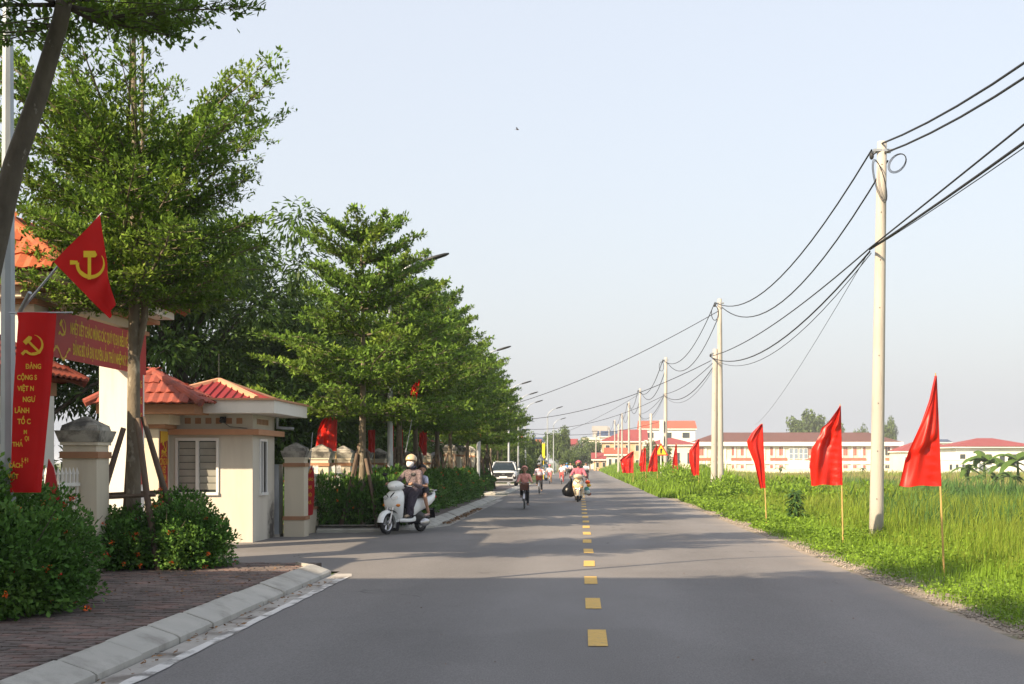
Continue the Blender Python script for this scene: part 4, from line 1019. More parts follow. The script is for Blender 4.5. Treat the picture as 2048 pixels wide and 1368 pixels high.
def wire(p0, p1, sag, r, label, name='cable', n=18, group='overhead cables', m='cable'):
    p0 = Vector(p0); p1 = Vector(p1); pts = []
    for i in range(n+1):
        t = i/n; q = p0.lerp(p1, t); q.z -= sag*4*t*(1-t); pts.append(q - p0)
    b = MB(); b.tube(pts, r, 6, cap=False); o = b.build(name, M[m], None, smooth=True, loc=p0)
    return tag(o, label, 'cable', group)
names = ['rear', 'first', 'second', 'third', 'fourth', 'fifth', 'sixth', 'seventh', 'eighth', 'ninth']
for i in range(len(POLES)-1):
    a, c = POLES[i], POLES[i+1]
    A = Vector((a[0]+a[3], a[1], a[2])); C_ = Vector((c[0]+c[3], c[1], c[2])); rr = .020 if i < 3 else .026
    sg = 1.25
    if i == 0:
        U = C_ + Vector((-.02, 0, -.12)); W0 = A + Vector((-.02, 0, -.12))
        wire(W0, U, 1.30, .02, 'upper thick black cable from the nearest pole over the camera side'); wire(W0 + Vector((.06, 0, -.1)), U + Vector((.06, 0, -.2)), 1.30, .02, 'second thick black cable from the nearest pole over the camera side')
        L0 = Vector((a[0]-.12, a[1], 6.7)); L1 = Vector((c[0]-.16, c[1], 6.1))
        for k, (sg2, r2, nm) in enumerate([(.02, .016, 'taut telephone cable'), (.30, .022, 'slack telephone bundle'), (.36, .008, 'thin telephone wire')]): wire(L0 + Vector((.03*k, 0, 0)), L1 + Vector((.03*k, 0, 0)), sg2, r2, '%s from the nearest pole toward the camera side' % nm)
        continue
    wire(A + Vector((-.22, 0, -.25)), C_ + Vector((-.22, 0, -.25)), sg, rr, 'upper thick black cable from the %s to the %s pole' % (names[i], names[i+1]))
    wire(A + Vector((.12, 0, -.48)), C_ + Vector((.12, 0, -.48)), sg + .3, rr, 'second thick black cable from the %s to the %s pole' % (names[i], names[i+1]))
    if i < 4:
        A2 = Vector((a[0]-.16, a[1], 6.1 if i < 2 else 6.4)); C2 = Vector((c[0]-.16-.3*(i == 1), c[1], 6.1 if i < 1 else 6.5))
        for k, (sg2, dz, r2, nm) in enumerate([(.35, 0, .016, 'taut telephone cable'), (.95, -.05, .020, 'slack telephone bundle'), (1.15, -.08, .010, 'slackest thin telephone wire')]):
            wire(A2 + Vector((.03*k, 0, dz)), C2 + Vector((.03*k, 0, dz)), sg2, r2, '%s from the %s to the %s pole' % (nm, names[i], names[i+1]))
# hanging coil loops on the first pole
for k, (dx, dz, sx_, sz_) in enumerate([(-.1, -.95, .10, .42), (.27, -.58, .13, .21)]):
    b = MB()
    for j in range(3):
        b.tube([(sx_*(1+.12*j)*math.sin(t)*(1 if k else .9), .02*j, sz_*(1+.06*j)*math.cos(t)) for t in np.linspace(0, 6.283, 22)], .006, 5, cap=False)
    o = b.build('cable_coil', M['cable'], None, smooth=True, loc=(6.4+dx, 27.25, 8.45+dz)); o.rotation_euler = (0, -.25 if not k else .7, 0)
    tag(o, ['narrow hanging loop of spare cable on the nearest pole', 'open loop of spare cable right of the nearest pole top'][k], 'cable')
for k, (py0, Yp) in enumerate([(620, 60.2), (735, 93.9)]):
    b = MB(); b.tube([(.16*math.sin(t), 0, .34*math.cos(t)) for t in np.linspace(0, 6.283, 16)], .018, 5, cap=False)
    o = b.build('cable_coil', M['cable'], None, loc=(POLES[2+k][0]-.28, Yp, POLES[2+k][2]-.75)); tag(o, ['dark cable loop on the tall pole of the pair', 'dark cable loop on the third pole'][k], 'cable')
# cables crossing to the left
LP_ = Vector((-8.0, 92, 5.6))
wire(Vector((6.45, 60.2, 8.6)), (-6.2, 80, 4.6), .55, .016, 'cable crossing the road from the tall pole of the pair')
wire(Vector((6.1, 60.3, 6.3)), (-6.0, 82, 4.3), .9, .016, 'lower cable crossing the road from the short pole of the pair')
wire(Vector((6.1, 93.9, 6.4)), (-6.0, 96, 4.2), 1.0, .018, 'cable crossing the road from the third pole')
wire(Vector((6.1, 94.0, 4.6)), (-6.0, 97, 4.1), .75, .018, 'lowest cable crossing the road from the third pole')
wire(Vector((6.2, 133, 8.6)), (-14, 200, 4.0), 1.6, .016, 'thin cable crossing the road toward the far village')
wire(P(1740, 500, 27.5), P(1510, 850, 120), .5, .008, 'very thin wire dropping toward the school roof', n=12)
lp = empty('utility_pole', (-6.3, 81, 0)); tag(lp, 'wooden cable pole hidden among the far trees on the left', 'utility pole')
b = MB(); b.tube([(0, 0, -.2), (0, 0, 6.2)], [.13, .09], 10); b.build('shaft', M['concrete'], lp)

# ------------------------------------------------------------------ street lamps (left)
def lamp(loc, label, h=6.95, reach=1.7, head=True):
    r_ = empty('street_lamp', loc); tag(r_, label, 'street lamp', 'galvanised street lamps along the left pavement')
    b = MB(); b.tube([(0, 0, -.1), (0, 0, h*.5), (0, 0, h*.86)], [.085, .068, .05], 8); b.build('pole', M['galv'], r_)
    b = MB(); pts = [(reach*.72*(1-math.cos(t)), 0, h*.86 + (h*.14)*math.sin(t)) for t in np.linspace(0, 1.35, 8)]; b.tube(pts, [.045-.002*i for i in range(8)], 7); b.build('arm', M['galv'], r_, smooth=True)
    e = Vector(pts[-1]); d = Vector((.94, 0, .28)); d.normalize(); up = Vector((-d.z, 0, d.x)); b = MB(); rings = []
    for t, wv, hv in ((-.05, .05, .04), (.05, .10, .05), (.3, .14, .055), (.55, .12, .045), (.66, .05, .02)):
        c = e + d*t; rings.append([c + Vector((0, 1, 0))*(wv*math.cos(q)) + up*(hv*math.sin(q)) for q in np.linspace(0, 6.283, 11)[:-1]])
    b.loft(rings); b.build('lamp_head', M['darkmetal'], r_, smooth=True)
    b = MB(); b.box(-.12, .12, -.12, .12, -.02, .06); b.box(-.088, -.075, -.05, .05, .6, 1.0); b.build('base', M['galv'], r_)
    return r_
x0 = (16-VPX)/F*13.2
lamp((x0, 13.2, .1), 'galvanised lamp post carrying the party flag, nearest at the left edge', 7.5)
lamp((-5.1, 35.0, .1), 'street lamp rising among the first row trees')
for i, Y in enumerate([63.0, 90, 104, 118]): lamp((-4.9, Y, .1), ['street lamp in the middle of the tree row', 'street lamp near the far end of the tree row', 'street lamp behind the parked car', 'street lamp just beyond the parked car'][i])
for i, (px_, pt, Y) in enumerate([(1095, 816, 134), (1107, 838, 165), (1110, 856, 205), (1112, 866, 245)]):
    x = (px_-VPX)/F*Y; lamp((x, Y, 0), ['first of the four pale lamps beside the village trees', 'second of the four pale lamps beside the village trees', 'third of the four pale lamps beside the village trees', 'last of the four pale lamps beside the village trees'][i], EYE + (VPY-pt)/F*Y)

# ------------------------------------------------------------------ flags
def cloth_flag(name, top, foot, edge_pts, v0, v1, label, m='flag', folds=.05, seed=0, pole_r=.014, group=None, star=False, pole_m='bamboo', side=-1, crease=None):
    """flag on a cane: cane runs foot -> top. edge_pts: (v, width) of the free edge from top (0) to bottom (1) of the cloth.
       v0,v1: cloth span along the cane measured from the top (fractions of the cane)."""
    top = Vector(top); foot = Vector(foot); r_ = empty(name, foot); tag(r_, label, 'flag', group); rs = random.Random(seed)
    ax = top - foot
    b = MB(); n = 6
    b.tube([ax*t for t in np.linspace(-.03, 1, 8)], [pole_r*(1.1-.45*t) for t in np.linspace(0, 1, 8)], 7); b.build('cane', M[pole_m], r_)
    NV, NU = 34, 18; rows_ = []; ph = rs.uniform(0, 6)
    ev = [e[0] for e in edge_pts]; ew = [e[1] for e in edge_pts]
    for i in range(NV+1):
        v = i/NV; w = float(np.interp(v, ev, ew)); base_ = ax*(1 - (v0 + (v1-v0)*v)); row = []
        for j in range(NU+1):
            u = j/NU
            d = folds*u**.7*(math.sin(u*9 + v*2.2 + ph) + .6*math.sin(u*15 - v*5 + ph*2) + .35*math.sin(v*9 + u*4 + ph))
            if crease:
                cv = crease[0] + crease[1]*u; d += crease[2]*(1 if v < cv - .02 else (0 if v > cv + .02 else (cv + .02 - v)/.04))*min(1, u*5)
                if v > cv: d += .010*math.sin(v*70 + u*6)*math.exp(-((u-.22)/.18)**2)
            drop = -.05*w*u*math.sin(v*3.1) - (.02*u*math.sin(u*9+ph) if i == NV else 0)
            row.append(tuple(base_ + Vector((side*w*u + side*.006, -d - .012, drop))))
        rows_.append(row)
    b = MB(); b.loft(rows_, cap=False, closed=False); c = b.build('cloth', M[m], r_, smooth=True)
    b = MB(); b.tube([ax*(1-(v0+(v1-v0)*t)) for t in (0, .3, .6, 1)], pole_r*1.35, 7); b.build('sleeve', M[m], r_)
    if star:
        i, j = int(NV*.42), int(NU*.5); q = Vector(rows_[i][j]) + Vector((0, -.03, 0)); s_ = star
        b = MB(); b.add([tuple(q + Vector((x*s_, -.002, y*s_))) for x, y in star_poly()], [tuple(range(10))]); b.build('star', M['yellow'], c)
    return r_
def px_flag(topx, topy, fx, fy, edge_px, label, seed, Y=None, **k):
    """edge_px: list of (y, x_left, x_pole)"""
    g = G(fx, fy) if Y is None else P(fx, fy, Y); Y = g.y; t = P(topx, topy, Y)
    ys_ = [e[0] for e in edge_px]; Lp = fy - topy
    v0 = (ys_[0]-topy)/Lp; v1 = (ys_[-1]-topy)/Lp
    ep = [((y_-ys_[0])/(ys_[-1]-ys_[0]), abs(xp-xl)/F*Y) for y_, xl, xp in edge_px]
    f_ = Vector((g.x, Y, g.z))
    return cloth_flag('flag', t, f_, ep, v0, v1, label, seed=seed, **k)
GR = 'red flags on bamboo canes along the right verge'
px_flag(1871, 746, 1888, 1145, [(752, 1869, 1871), (800, 1857, 1873), (850, 1838, 1875), (900, 1816, 1877), (915, 1812, 1878), (940, 1808, 1880), (972, 1801, 1882)], 'largest red flag on a cane, nearest at the right', 1, folds=.04, group=GR, crease=(.52, .22, .06))
px_flag(1680, 808, 1686, 1086, [(812, 1678, 1680), (845, 1655, 1681), (855, 1642, 1681), (868, 1640, 1682), (895, 1624, 1682), (930, 1622, 1683), (970, 1625, 1684)], 'wide red flag on a cane just left of the nearest concrete pole', 2, folds=.075, group=GR, crease=(.22, .25, .05))
px_flag(1524, 846, 1533, 1048, [(848, 1522, 1524), (865, 1505, 1525), (882, 1495, 1526), (895, 1498, 1527), (925, 1510, 1528), (976, 1521, 1531)], 'narrow folded red flag, third along the verge', 3, folds=.06, group=GR)
px_flag(1398, 877, 1397, 992, [(879, 1396, 1398), (900, 1379, 1398), (920, 1379, 1398), (951, 1384, 1397)], 'red flag left of the pole pair, fourth along the verge', 4, folds=.07, group=GR)
px_flag(1353, 886, 1357, 980, [(889, 1351, 1353), (915, 1346, 1354), (950, 1343, 1355)], 'thin drooping red flag, fifth along the verge', 5, folds=.06, group=GR)
px_flag(1314, 888, 1315, 980, [(890, 1312, 1314), (915, 1300, 1314), (943, 1295, 1315)], 'broad red flag beside the yellow warning sign', 6, folds=.10, group=GR)
px_flag(1291, 893, 1292, 970, [(896, 1288, 1291), (920, 1282, 1291), (943, 1280, 1292)], 'red flag just left of the yellow warning sign', 7, folds=.08, group=GR, Y=88)
px_flag(1285, 897, 1285, 965, [(899, 1283, 1285), (920, 1279, 1285), (932, 1278, 1285)], 'slim red flag half hidden behind the weeds', 8, folds=.08, group=GR, Y=97)
px_flag(1267, 902, 1266, 962, [(903, 1264, 1267), (918, 1240, 1267), (946, 1246, 1267)], 'red flag blown sideways, farthest along the right verge', 9, folds=.16, group=GR, Y=92)
GL = 'red flags on canes inside the left fence'
px_flag(673, 824, 671, 1010, [(826, 665, 673), (840, 645, 673), (860, 636, 673), (902, 632, 672)], 'big red flag on a cane behind the hedge beside the kiosk', 11, Y=31.2, folds=.05, m='flag', group=GL)
px_flag(749, 858, 748, 985, [(860, 737, 749), (905, 737, 748)], 'dark red flag behind the first row tree trunk', 12, Y=36.5, folds=.05, m='flag', group=GL)
px_flag(786, 848, 785, 980, [(850, 780, 786), (902, 779, 785)], 'red flag beside the lamp pole among the row trees', 13, Y=38.5, folds=.05, m='flag', group=GL)
px_flag(805, 835, 804, 975, [(838, 792, 805), (880, 795, 805), (908, 800, 804)], 'red flag right of the second row tree trunk', 14, Y=41.5, folds=.06, m='flag', group=GL)
px_flag(853, 858, 852, 968, [(860, 840, 853), (890, 838, 853), (911, 846, 852)], 'red flag right of the third row tree trunk', 15, Y=46, folds=.06, m='flag', group=GL)
px_flag(840, 756, 812, 900, [(757, 838, 840), (775, 822, 836), (828, 814, 820)], 'national flag with yellow star on a slanted pole among the row trees', 16, Y=34.8, folds=.05, m='flag_deep', star=.16, pole_m='galv')
px_flag(962, 848, 958, 965, [(850, 946, 962), (862, 950, 962), (878, 956, 961)], 'small national flag with star near the end of the tree row', 17, Y=62.6, folds=.08, m='flag', star=.35, pole_m='galv')

# party flag on the lamp post
Yf = 13.0
fl = empty('party_flag', P(30, 620, Yf)); tag(fl, 'red party flag with yellow hammer and sickle on the slanted pole', 'flag')
o0 = P(30, 620, Yf); A_, B_, C_, D_ = [P(*q, Yf) - o0 for q in ((108, 524), (201, 430), (228, 606), (219, 637))]
b = MB(); b.tube([(0, .12, 0), P(204, 426, Yf)-o0], [.014, .010], 8); b.build('flag_pole', M['galv'], fl)
b = MB(); b.tube([Vector((0, .12, 0)), (P(60, 585, Yf)-o0)], [.021, .021], 8); b.build('holder', M['galv'], fl)
N_ = 22; rows_ = []
def flagpt(u, v, w=0):
    p_ = A_.lerp(B_, u); q_ = D_.lerp(C_, u); z = p_.lerp(q_, v)
    k = max(0, v-.62)/.38
    return Vector((z.x + .01*math.sin(u*9)*k, z.y - .012 - .05*math.sin(max(0, v-.55)*9)*(.3+u*.7) - .008*math.sin(u*7+v*4) - w, z.z))
for i in range(N_+1): rows_.append([flagpt(i/N_, j/N_) for j in range(N_+1)])
b = MB(); b.loft(rows_, cap=False, closed=False); b.build('cloth', M['flag_deep'], fl, smooth=True)
ec = P(184, 530, Yf) - o0
emblem_on('emblem', lambda u, v, w: (ec.x + u, ec.y - .045 - w, ec.z + v), M['yellow'], fl, .29, R(-45))

# long vertical party banner hanging from the lamp post
Yv = 12.9
vb = empty('street_banner', P(34, 625, Yv)); tag(vb, 'tall red street banner with emblem and yellow words hanging on the lamp post', 'banner')
o0 = P(34, 625, Yv)
b = MB(); b.tube([(-.09, .03, .0), P(145, 625, Yv)-o0], .008, 6); b.build('arm', M['galv'], vb)
rows_ = []
edge_l = [(625, 35, 108), (640, 38, 107), (700, 35, 102), (800, 29, 95), (900, 25, 87), (985, 21, 80)]
def vbpt(u, y):
    l = np.interp(y, [e[0] for e in edge_l], [e[1] for e in edge_l]); r_ = np.interp(y, [e[0] for e in edge_l], [e[2] for e in edge_l])
    q = P(l + (r_-l)*u, y, Yv) - o0
    return Vector((q.x, -.015 - .02*math.sin(u*4 + y*.01) + .10*max(0, u-.86)/.14*0.6, q.z))
for y in np.linspace(625, 985, 40): rows_.append([vbpt(u, y) for u in np.linspace(0, 1, 16)])
b = MB(); b.loft(rows_, cap=False, closed=False); b.build('cloth', M['flag_deep'], vb, smooth=True)
def vtext(body, x, y, hpx, sx=1.0):
    q = P(x, y, Yv) - o0; size = hpx/F*Yv/.70
    text_on('lettering', body, size, lambda u, v, w: (q.x + u, q.y - .045 - w, q.z + v), M['banner_gold'], vb, 'L', bold=.03, sx=sx)
for body, x, y, h in [('ĐẢNG', 55, 738, 9.5), ('CỘNG S', 38, 760, 9.5), ('VIỆT N', 39, 782, 9.5), ('NGƯ', 49, 804, 10), ('LÃNH', 33, 826, 10), ('TỔ C', 39, 848, 10), ('M', 51, 868, 8), ('ỌI', 53, 881, 8), ('THẮ', 29, 893, 9), ('LỢI', 47, 924, 8), ('CÁCH', 21, 935, 9), ('VIỆT', 20, 957, 9)]:
    vtext(body, x, y, h, .78)
q = P(70, 691, Yv) - o0
emblem_on('emblem', lambda u, v, w: (q.x + u, q.y - .045 - w, q.z + v), M['banner_gold'], vb, .205)

# leaning propaganda boards
b = MB(); lean = empty('leaning_board', P(618, 1010, 28.6)); tag(lean, 'narrow red oval board leaning beside the gate post', 'sign')
pts = [(-.03, .0), (.08, .04), (.11, .5), (.09, .95), (.03, 1.12), (-.05, .9), (-.10, .45)]
b.prism(pts, lambda u, v, w: (u + v*.02, w, v - .25), .02); b.build('panel', M['banner'], lean)
b = MB(); b.tube([(-.12, .03, -.3), (.02, .03, 1.0), (.07, .04, 1.6)], .012, 6); b.build('stick', M['galv'], lean)
for k in range(5): text_on('lettering', ['LẬP', 'CHÀO', 'ĐẠI', 'HỘI', 'XÃ'][k], .10, lambda u, v, w, k=k: (u + .01, -.004, v + .70 - k*.17), M['banner_gold'], lean, 'C', sx=.6)
b = MB(); lb = empty('leaning_board', P(108, 1000, 14.2)); tag(lb, 'faded red board leaning on the picket fence behind the near bush', 'sign')
b.prism([(-.16, -.3), (.14, -.3), (-.02, .35), (-.08, .45)], lambda u, v, w: (u, w + v*.1, v), .02); b.build('panel', M['banner'], lb)

# road signs
def tri_sign(loc, s, label, face, border, h, mark, back=False):
    r_ = empty('warning_sign', loc); tag(r_, label, 'sign')
    b = MB(); b.tube([(0, .03, -.2), (0, .03, h + s*.5)], .035, 8); b.build('post', M['whitemetal'], r_)
    t = lambda k: [(-s/2*k, h + s*.43*(1-k)*.66), (s/2*k, h + s*.43*(1-k)*.66), (0, h + s*.87*k + s*.43*(1-k)*.66)]
    b = MB(); b.prism(t(1), lambda u, v, w: (u, -w, v), .012); b.build('plate', border, r_)
    if not back:
        b = MB(); b.prism(t(.74), lambda u, v, w: (u, -.0125-w, v), .004); b.build('face', face, r_)
        b = MB(); b.prism(mark, lambda u, v, w: (u*s, -.018-w, h + v*s), .004); b.build('symbol', M['blackplastic'], r_)
    return r_
red = pm('sign_red', (.55, .03, .02), .4, .03, 5)
Ys = 84
tri_sign((P(1322, 905, Ys).x, Ys, 0), .95, 'yellow warning sign with red border beside the flags', M['yellow'], red, P(1322, 911, Ys).z, [(-.05, .12), (.05, .12), (.06, .32), (.12, .42), (.03, .50), (-.06, .44)])
Yt = 104
tri_sign((P(1082, 924, Yt).x, Yt, 0), .62, 'small pale triangular sign on a red and white post by the left thicket', M['whitemetal'], M['galv'], P(1082, 921, Yt).z, None, True)
b = MB(); b.box(-.13, .13, -.04, .04, 1.95, 3.3); b.tube([(0, .06, -.1), (0, .06, 3.2)], .03, 6); o = b.build('post_board', M['yellow'], None, loc=(P(1087, 924, 120).x, 120, 0)); tag(o, 'narrow yellow upright board on the left verge near the village', 'sign')
# ------------------------------------------------------------------ far buildings
FM = {}
def fm(k, c, **kw): FM[k] = pm('far_'+k, c, .85, .08, .3, **kw)
fm('white', (.74, .72, .66)); fm('cream', (.72, .66, .52)); fm('peach', (.62, .38, .22)); fm('grey', (.36, .35, .34)); fm('bluegrey', (.20, .25, .32))
fm('brownroof', (.115, .048, .04)); fm('redroof', (.25, .045, .045)); fm('orangeroof', (.42, .09, .045)); fm('shutter', (.36, .13, .095)); fm('paleblue', (.55, .66, .76)); fm('green', (.10, .33, .25)); fm('navy', (.05, .075, .14)); fm('band', (.40, .13, .08))
def house(x0, x1, yb, ye, yr, Y, wall, roof, label, depth=9, style='hip', wins=None, wmat='glass', floors=1, cols=3, over=.5, name='house'):
    """pixel extents of the front facade at depth Y"""
    A = P(x0, yb, Y); B_ = P(x1, yb, Y); W = B_.x - A.x; ze = EYE + (VPY-ye)/F*Y; zr = EYE + (VPY-yr)/F*Y; z0 = min(A.z, -.1 if A.x < 4 else -.86)
    z0 = float(gz(A.x, Y)) - .1
    r_ = empty(name, (A.x, Y, 0)); tag(r_, label, 'building')
    box_obj('wall', FM[wall], r_, 0, W, 0, depth, z0, ze)
    b = MB(); o = over
    if style == 'hip':
        hd = min(depth/2, W/2)*.9
        b.add([(-o,-o,ze+.02),(W+o,-o,ze+.02),(W+o,depth+o,ze+.02),(-o,depth+o,ze+.02),(hd,depth/2,zr),(W-hd,depth/2,zr)], [(0,1,5,4),(1,2,5),(2,3,4,5),(3,0,4),(3,2,1,0)])
    elif style == 'gable':
        b.add([(-o,-o,ze+.02),(W+o,-o,ze+.02),(W+o,depth+o,ze+.02),(-o,depth+o,ze+.02),(-o,depth/2,zr),(W+o,depth/2,zr)], [(0,1,5,4),(1,2,5),(2,3,4,5),(3,0,4),(3,2,1,0)])
    else:
        b.box(-o, W+o, -o, depth+o, ze+.02, zr)
    b.build('roof', FM[roof], r_)
    if style != 'flat':
        box_obj('fascia', FM['white'], r_, -o*.9, W+o*.9, -o*.85, depth, ze-.28, ze+.015)
    fh = (ze - max(z0, -.8))/floors
    for f in range(floors):
        for c in range(cols):
            cw = W/cols; x = cw*(c+.5); zz = max(z0, -.8) + fh*f + fh*.34
            w = box_obj('window', FM['white'], r_, x-cw*.24, x+cw*.24, -.06, .02, zz-.08, zz+fh*.38+.08)
            box_obj('pane', M['glass'] if wmat == 'glass' else FM[wmat], w, x-cw*.20, x+cw*.20, -.09, -.061, zz, zz+fh*.38)
    return r_
# long school
Ysc = 300
sx0, sx1 = P(1388, 900, Ysc).x, P(1798, 900, Ysc).x; W = sx1 - sx0
zy = lambda y: EYE + (VPY-y)/F*Ysc
sch = empty('school', (sx0, Ysc, 0)); tag(sch, 'long two storey cream school with brown roof across the field', 'building')
box_obj('wall', FM['cream'], sch, 0, W, 0, 10, -.95, zy(892))
box_obj('eaves', FM['white'], sch, -.8, W+.8, -1.0, 10.5, zy(892)+.01, zy(884))
b = MB(); ze, zr = zy(884)+.02, zy(864); b.add([(-.5,-.8,ze),(W+.5,-.8,ze),(W+.5,10.3,ze),(-.5,10.3,ze),(6,4.8,zr),(W-6,4.8,zr)], [(0,1,5,4),(1,2,5),(2,3,4,5),(3,0,4)]); b.build('roof', FM['brownroof'], sch)
box_obj('storey_band', FM['white'], sch, -.1, W+.1, -.25, 0, zy(928), zy(922))
cols_px = [1402, 1430, 1468, 1486, 1545, 1563, 1618, 1640, 1690, 1708, 1726, 1775]
shared = None
def swin(x, z0, z1, w, mt):
    o = box_obj('window', FM['white'], sch, x-w/2-.12, x+w/2+.12, -.10, .02, z0-.12, z1+.12)
    box_obj('shutter', mt, o, x-w/2, x-.03, -.14, -.101, z0, z1); box_obj('shutter', mt, o, x+.03, x+w/2, -.14, -.101, z0, z1)
for q in cols_px:
    x = P(q, 900, Ysc).x - sx0
    swin(x, zy(911), zy(894), 1.15, FM['shutter'] if q < 1760 else M['glass']); swin(x, zy(942), zy(930), 1.15, FM['shutter'] if q < 1760 else M['glass'])
for q in np.arange(1392, 1800, 19.5):
    x = P(q, 900, Ysc).x - sx0; box_obj('pilaster', FM['white'], sch, x-.2, x+.2, -.20, 0, -.9, zy(892))
for a, c in ((1462, 1502), (1540, 1574), (1612, 1650), (1680, 1732), (1770, 1794), (1395, 1440)):
    box_obj('band_panel', FM['band'], sch, P(a, 0, Ysc).x-sx0, P(c, 0, Ysc).x-sx0, -.22, -.201, zy(921.5), zy(915.5))
hx0, hx1 = P(1577, 0, Ysc).x-sx0, P(1616, 0, Ysc).x-sx0
box_obj('stair_hall', FM['white'], sch, hx0, hx1, -1.6, 0, -.9, zy(921))
for k in range(4):
    x = hx0 + (k+.5)*(hx1-hx0)/4; w = box_obj('window', FM['white'], sch, x-.5, x+.5, -.3, -.2, zy(918), zy(896)); 
    for j in range(2): box_obj('pane', FM['bluegrey'], w, x-.38, x+.38, -.34, -.301, zy(917-j*10.5), zy(908-j*10.5))
b = MB(); b.box(P(1300, 0, 286).x, P(1812, 0, 286).x, 286, 286.25, -.9, EYE + (VPY-937)/F*286); tag(b.build('boundary_wall', FM['cream']), 'low yellow boundary wall in front of the school', 'wall')
# right of the school
house(1912, 2070, 945, 893, 875, 260, 'white', 'redroof', 'white hall with red hipped roof at the right edge of the field', 14, wins=True, cols=6, over=1.0)
house(1800, 1918, 945, 902, 882, 290, 'cream', 'redroof', 'low cream house with red roof between the school and the white hall', 10, cols=4, wmat='bluegrey')
house(1876, 1900, 935, 884, 878, 320, 'white', 'navy', 'small house with a dark blue roof beyond the school', 8, 'gable', cols=1)
house(1895, 1958, 945, 921, 918, 250, 'white', 'white', 'low white outbuilding with small square openings in the field', 6, 'flat', cols=5, over=.1)
house(1950, 1962, 940, 906, 903, 252, 'white', 'white', 'slim white block with blue window near the banana plants', 5, 'flat', cols=1, wmat='paleblue', over=.1)
# beyond the poles
house(1282, 1390, 945, 857, 840, 330, 'white', 'orangeroof', 'tall white block with orange roof left of the school', 12, 'gable', floors=3, cols=3)
house(1245, 1292, 945, 880, 858, 300, 'cream', 'redroof', 'cream house with steep red roof behind the middle poles', 9, 'gable', floors=2, cols=2)
house(1292, 1392, 945, 889, 875, 270, 'cream', 'redroof', 'yellow veranda house with red roof in front of the white block', 10, 'hip', floors=1, cols=4)
house(1205, 1285, 945, 882, 864, 255, 'peach', 'redroof', 'peach house with red roof behind the far poles', 9, 'hip', floors=2, cols=4)
house(1186, 1214, 945, 862, 852, 320, 'grey', 'grey', 'tall grey concrete tower house above the village', 8, 'flat', floors=4, cols=2, over=.2)
house(1165, 1200, 945, 880, 875, 300, 'cream', 'cream', 'cream terrace house with balconies at the road end', 9, 'flat', floors=3, cols=2, over=.3)
house(1200, 1232, 945, 872, 861, 285, 'white', 'navy', 'narrow white house with dark roof at the road end', 8, 'gable', floors=3, cols=2)
house(1188, 1214, 945, 918, 905, 240, 'peach', 'redroof', 'low shop with red roof at the bend of the road', 6, 'gable', cols=2)
house(1214, 1250, 945, 908, 895, 230, 'cream', 'orangeroof', 'low yellow shop behind the nearest village poles', 6, 'gable', cols=3)
house(1132, 1152, 940, 893, 877, 310, 'cream', 'redroof', 'small house with red roof between the village trees', 8, 'gable', floors=2, cols=1)
house(1042, 1076, 940, 890, 878, 230, 'peach', 'orangeroof', 'peach house with orange roof above the left thicket', 9, 'gable', floors=2, cols=2)
house(1070, 1096, 940, 884, 874, 262, 'white', 'navy', 'white house with dark blue roof left of the pale lamps', 9, 'gable', floors=2, cols=2)
house(1008, 1038, 940, 884, 866, 215, 'cream', 'orangeroof', 'house with orange roof at the end of the tree row', 9, 'gable', floors=2, cols=2)
house(1036, 1062, 940, 898, 880, 200, 'green', 'green', 'green net covered shed behind the left thicket', 6, 'gable', cols=1)
house(1118, 1136, 940, 880, 869, 300, 'grey', 'bluegrey', 'grey block rising behind the village trees', 8, 'flat', floors=3, cols=1, over=.1)
# a pinkish house inside the compound, glimpsed behind the row
cmp_ = house(806, 848, 940, 885, 868, 66, 'peach', 'redroof', 'pinkish house with red roof glimpsed between the row trunks', 6, 'hip', cols=4)

# far trees
ft = [broad_tree_data(31, 8.5, 3.6, 3.2, 70, 110, .55, .30, M['leaf_far'], .2, clump=1.1), broad_tree_data(37, 7.5, 3.2, 3.2, 60, 110, .55, .30, M['leaf_far'], .2, clump=1.1)]
for i, (px_, yt, Y, w_, lab) in enumerate([(1118, 868, 200, 46, 'leafy tree right of the pale street lamps'), (1155, 900, 230, 40, 'dark tree in the middle of the road end'), (1180, 886, 260, 46, 'rounded tree at the village road end'), (1140, 912, 190, 36, 'yellowish low tree at the bend'),
        (1612, 828, 330, 78, 'large round tree rising behind the school roof'), (1718, 850, 340, 34, 'small tree behind the right half of the school'), (1776, 840, 335, 36, 'tree behind the right end of the school'), (1315, 885, 200, 56, 'green tree between the poles and the yellow house'), (1655, 838, 345, 50, 'smaller crown right of the large tree behind the school'), (1062, 880, 150, 60, 'tree above the left thicket'), (1028, 890, 135, 50, 'tree at the far end of the left pavement')]):
    h = EYE + (VPY-yt)/F*Y + .8; x = (px_-VPX)/F*Y; sxy = (w_/F*Y)/(7.6 if i % 2 == 0 else 6.8)
    make_tree('village_tree', (x, Y, float(gz(x, Y))), ft[i % 2], lab, i*1.1, sxy, 'trees of the far village', sz=h/(8.5 if i % 2 == 0 else 7.5))

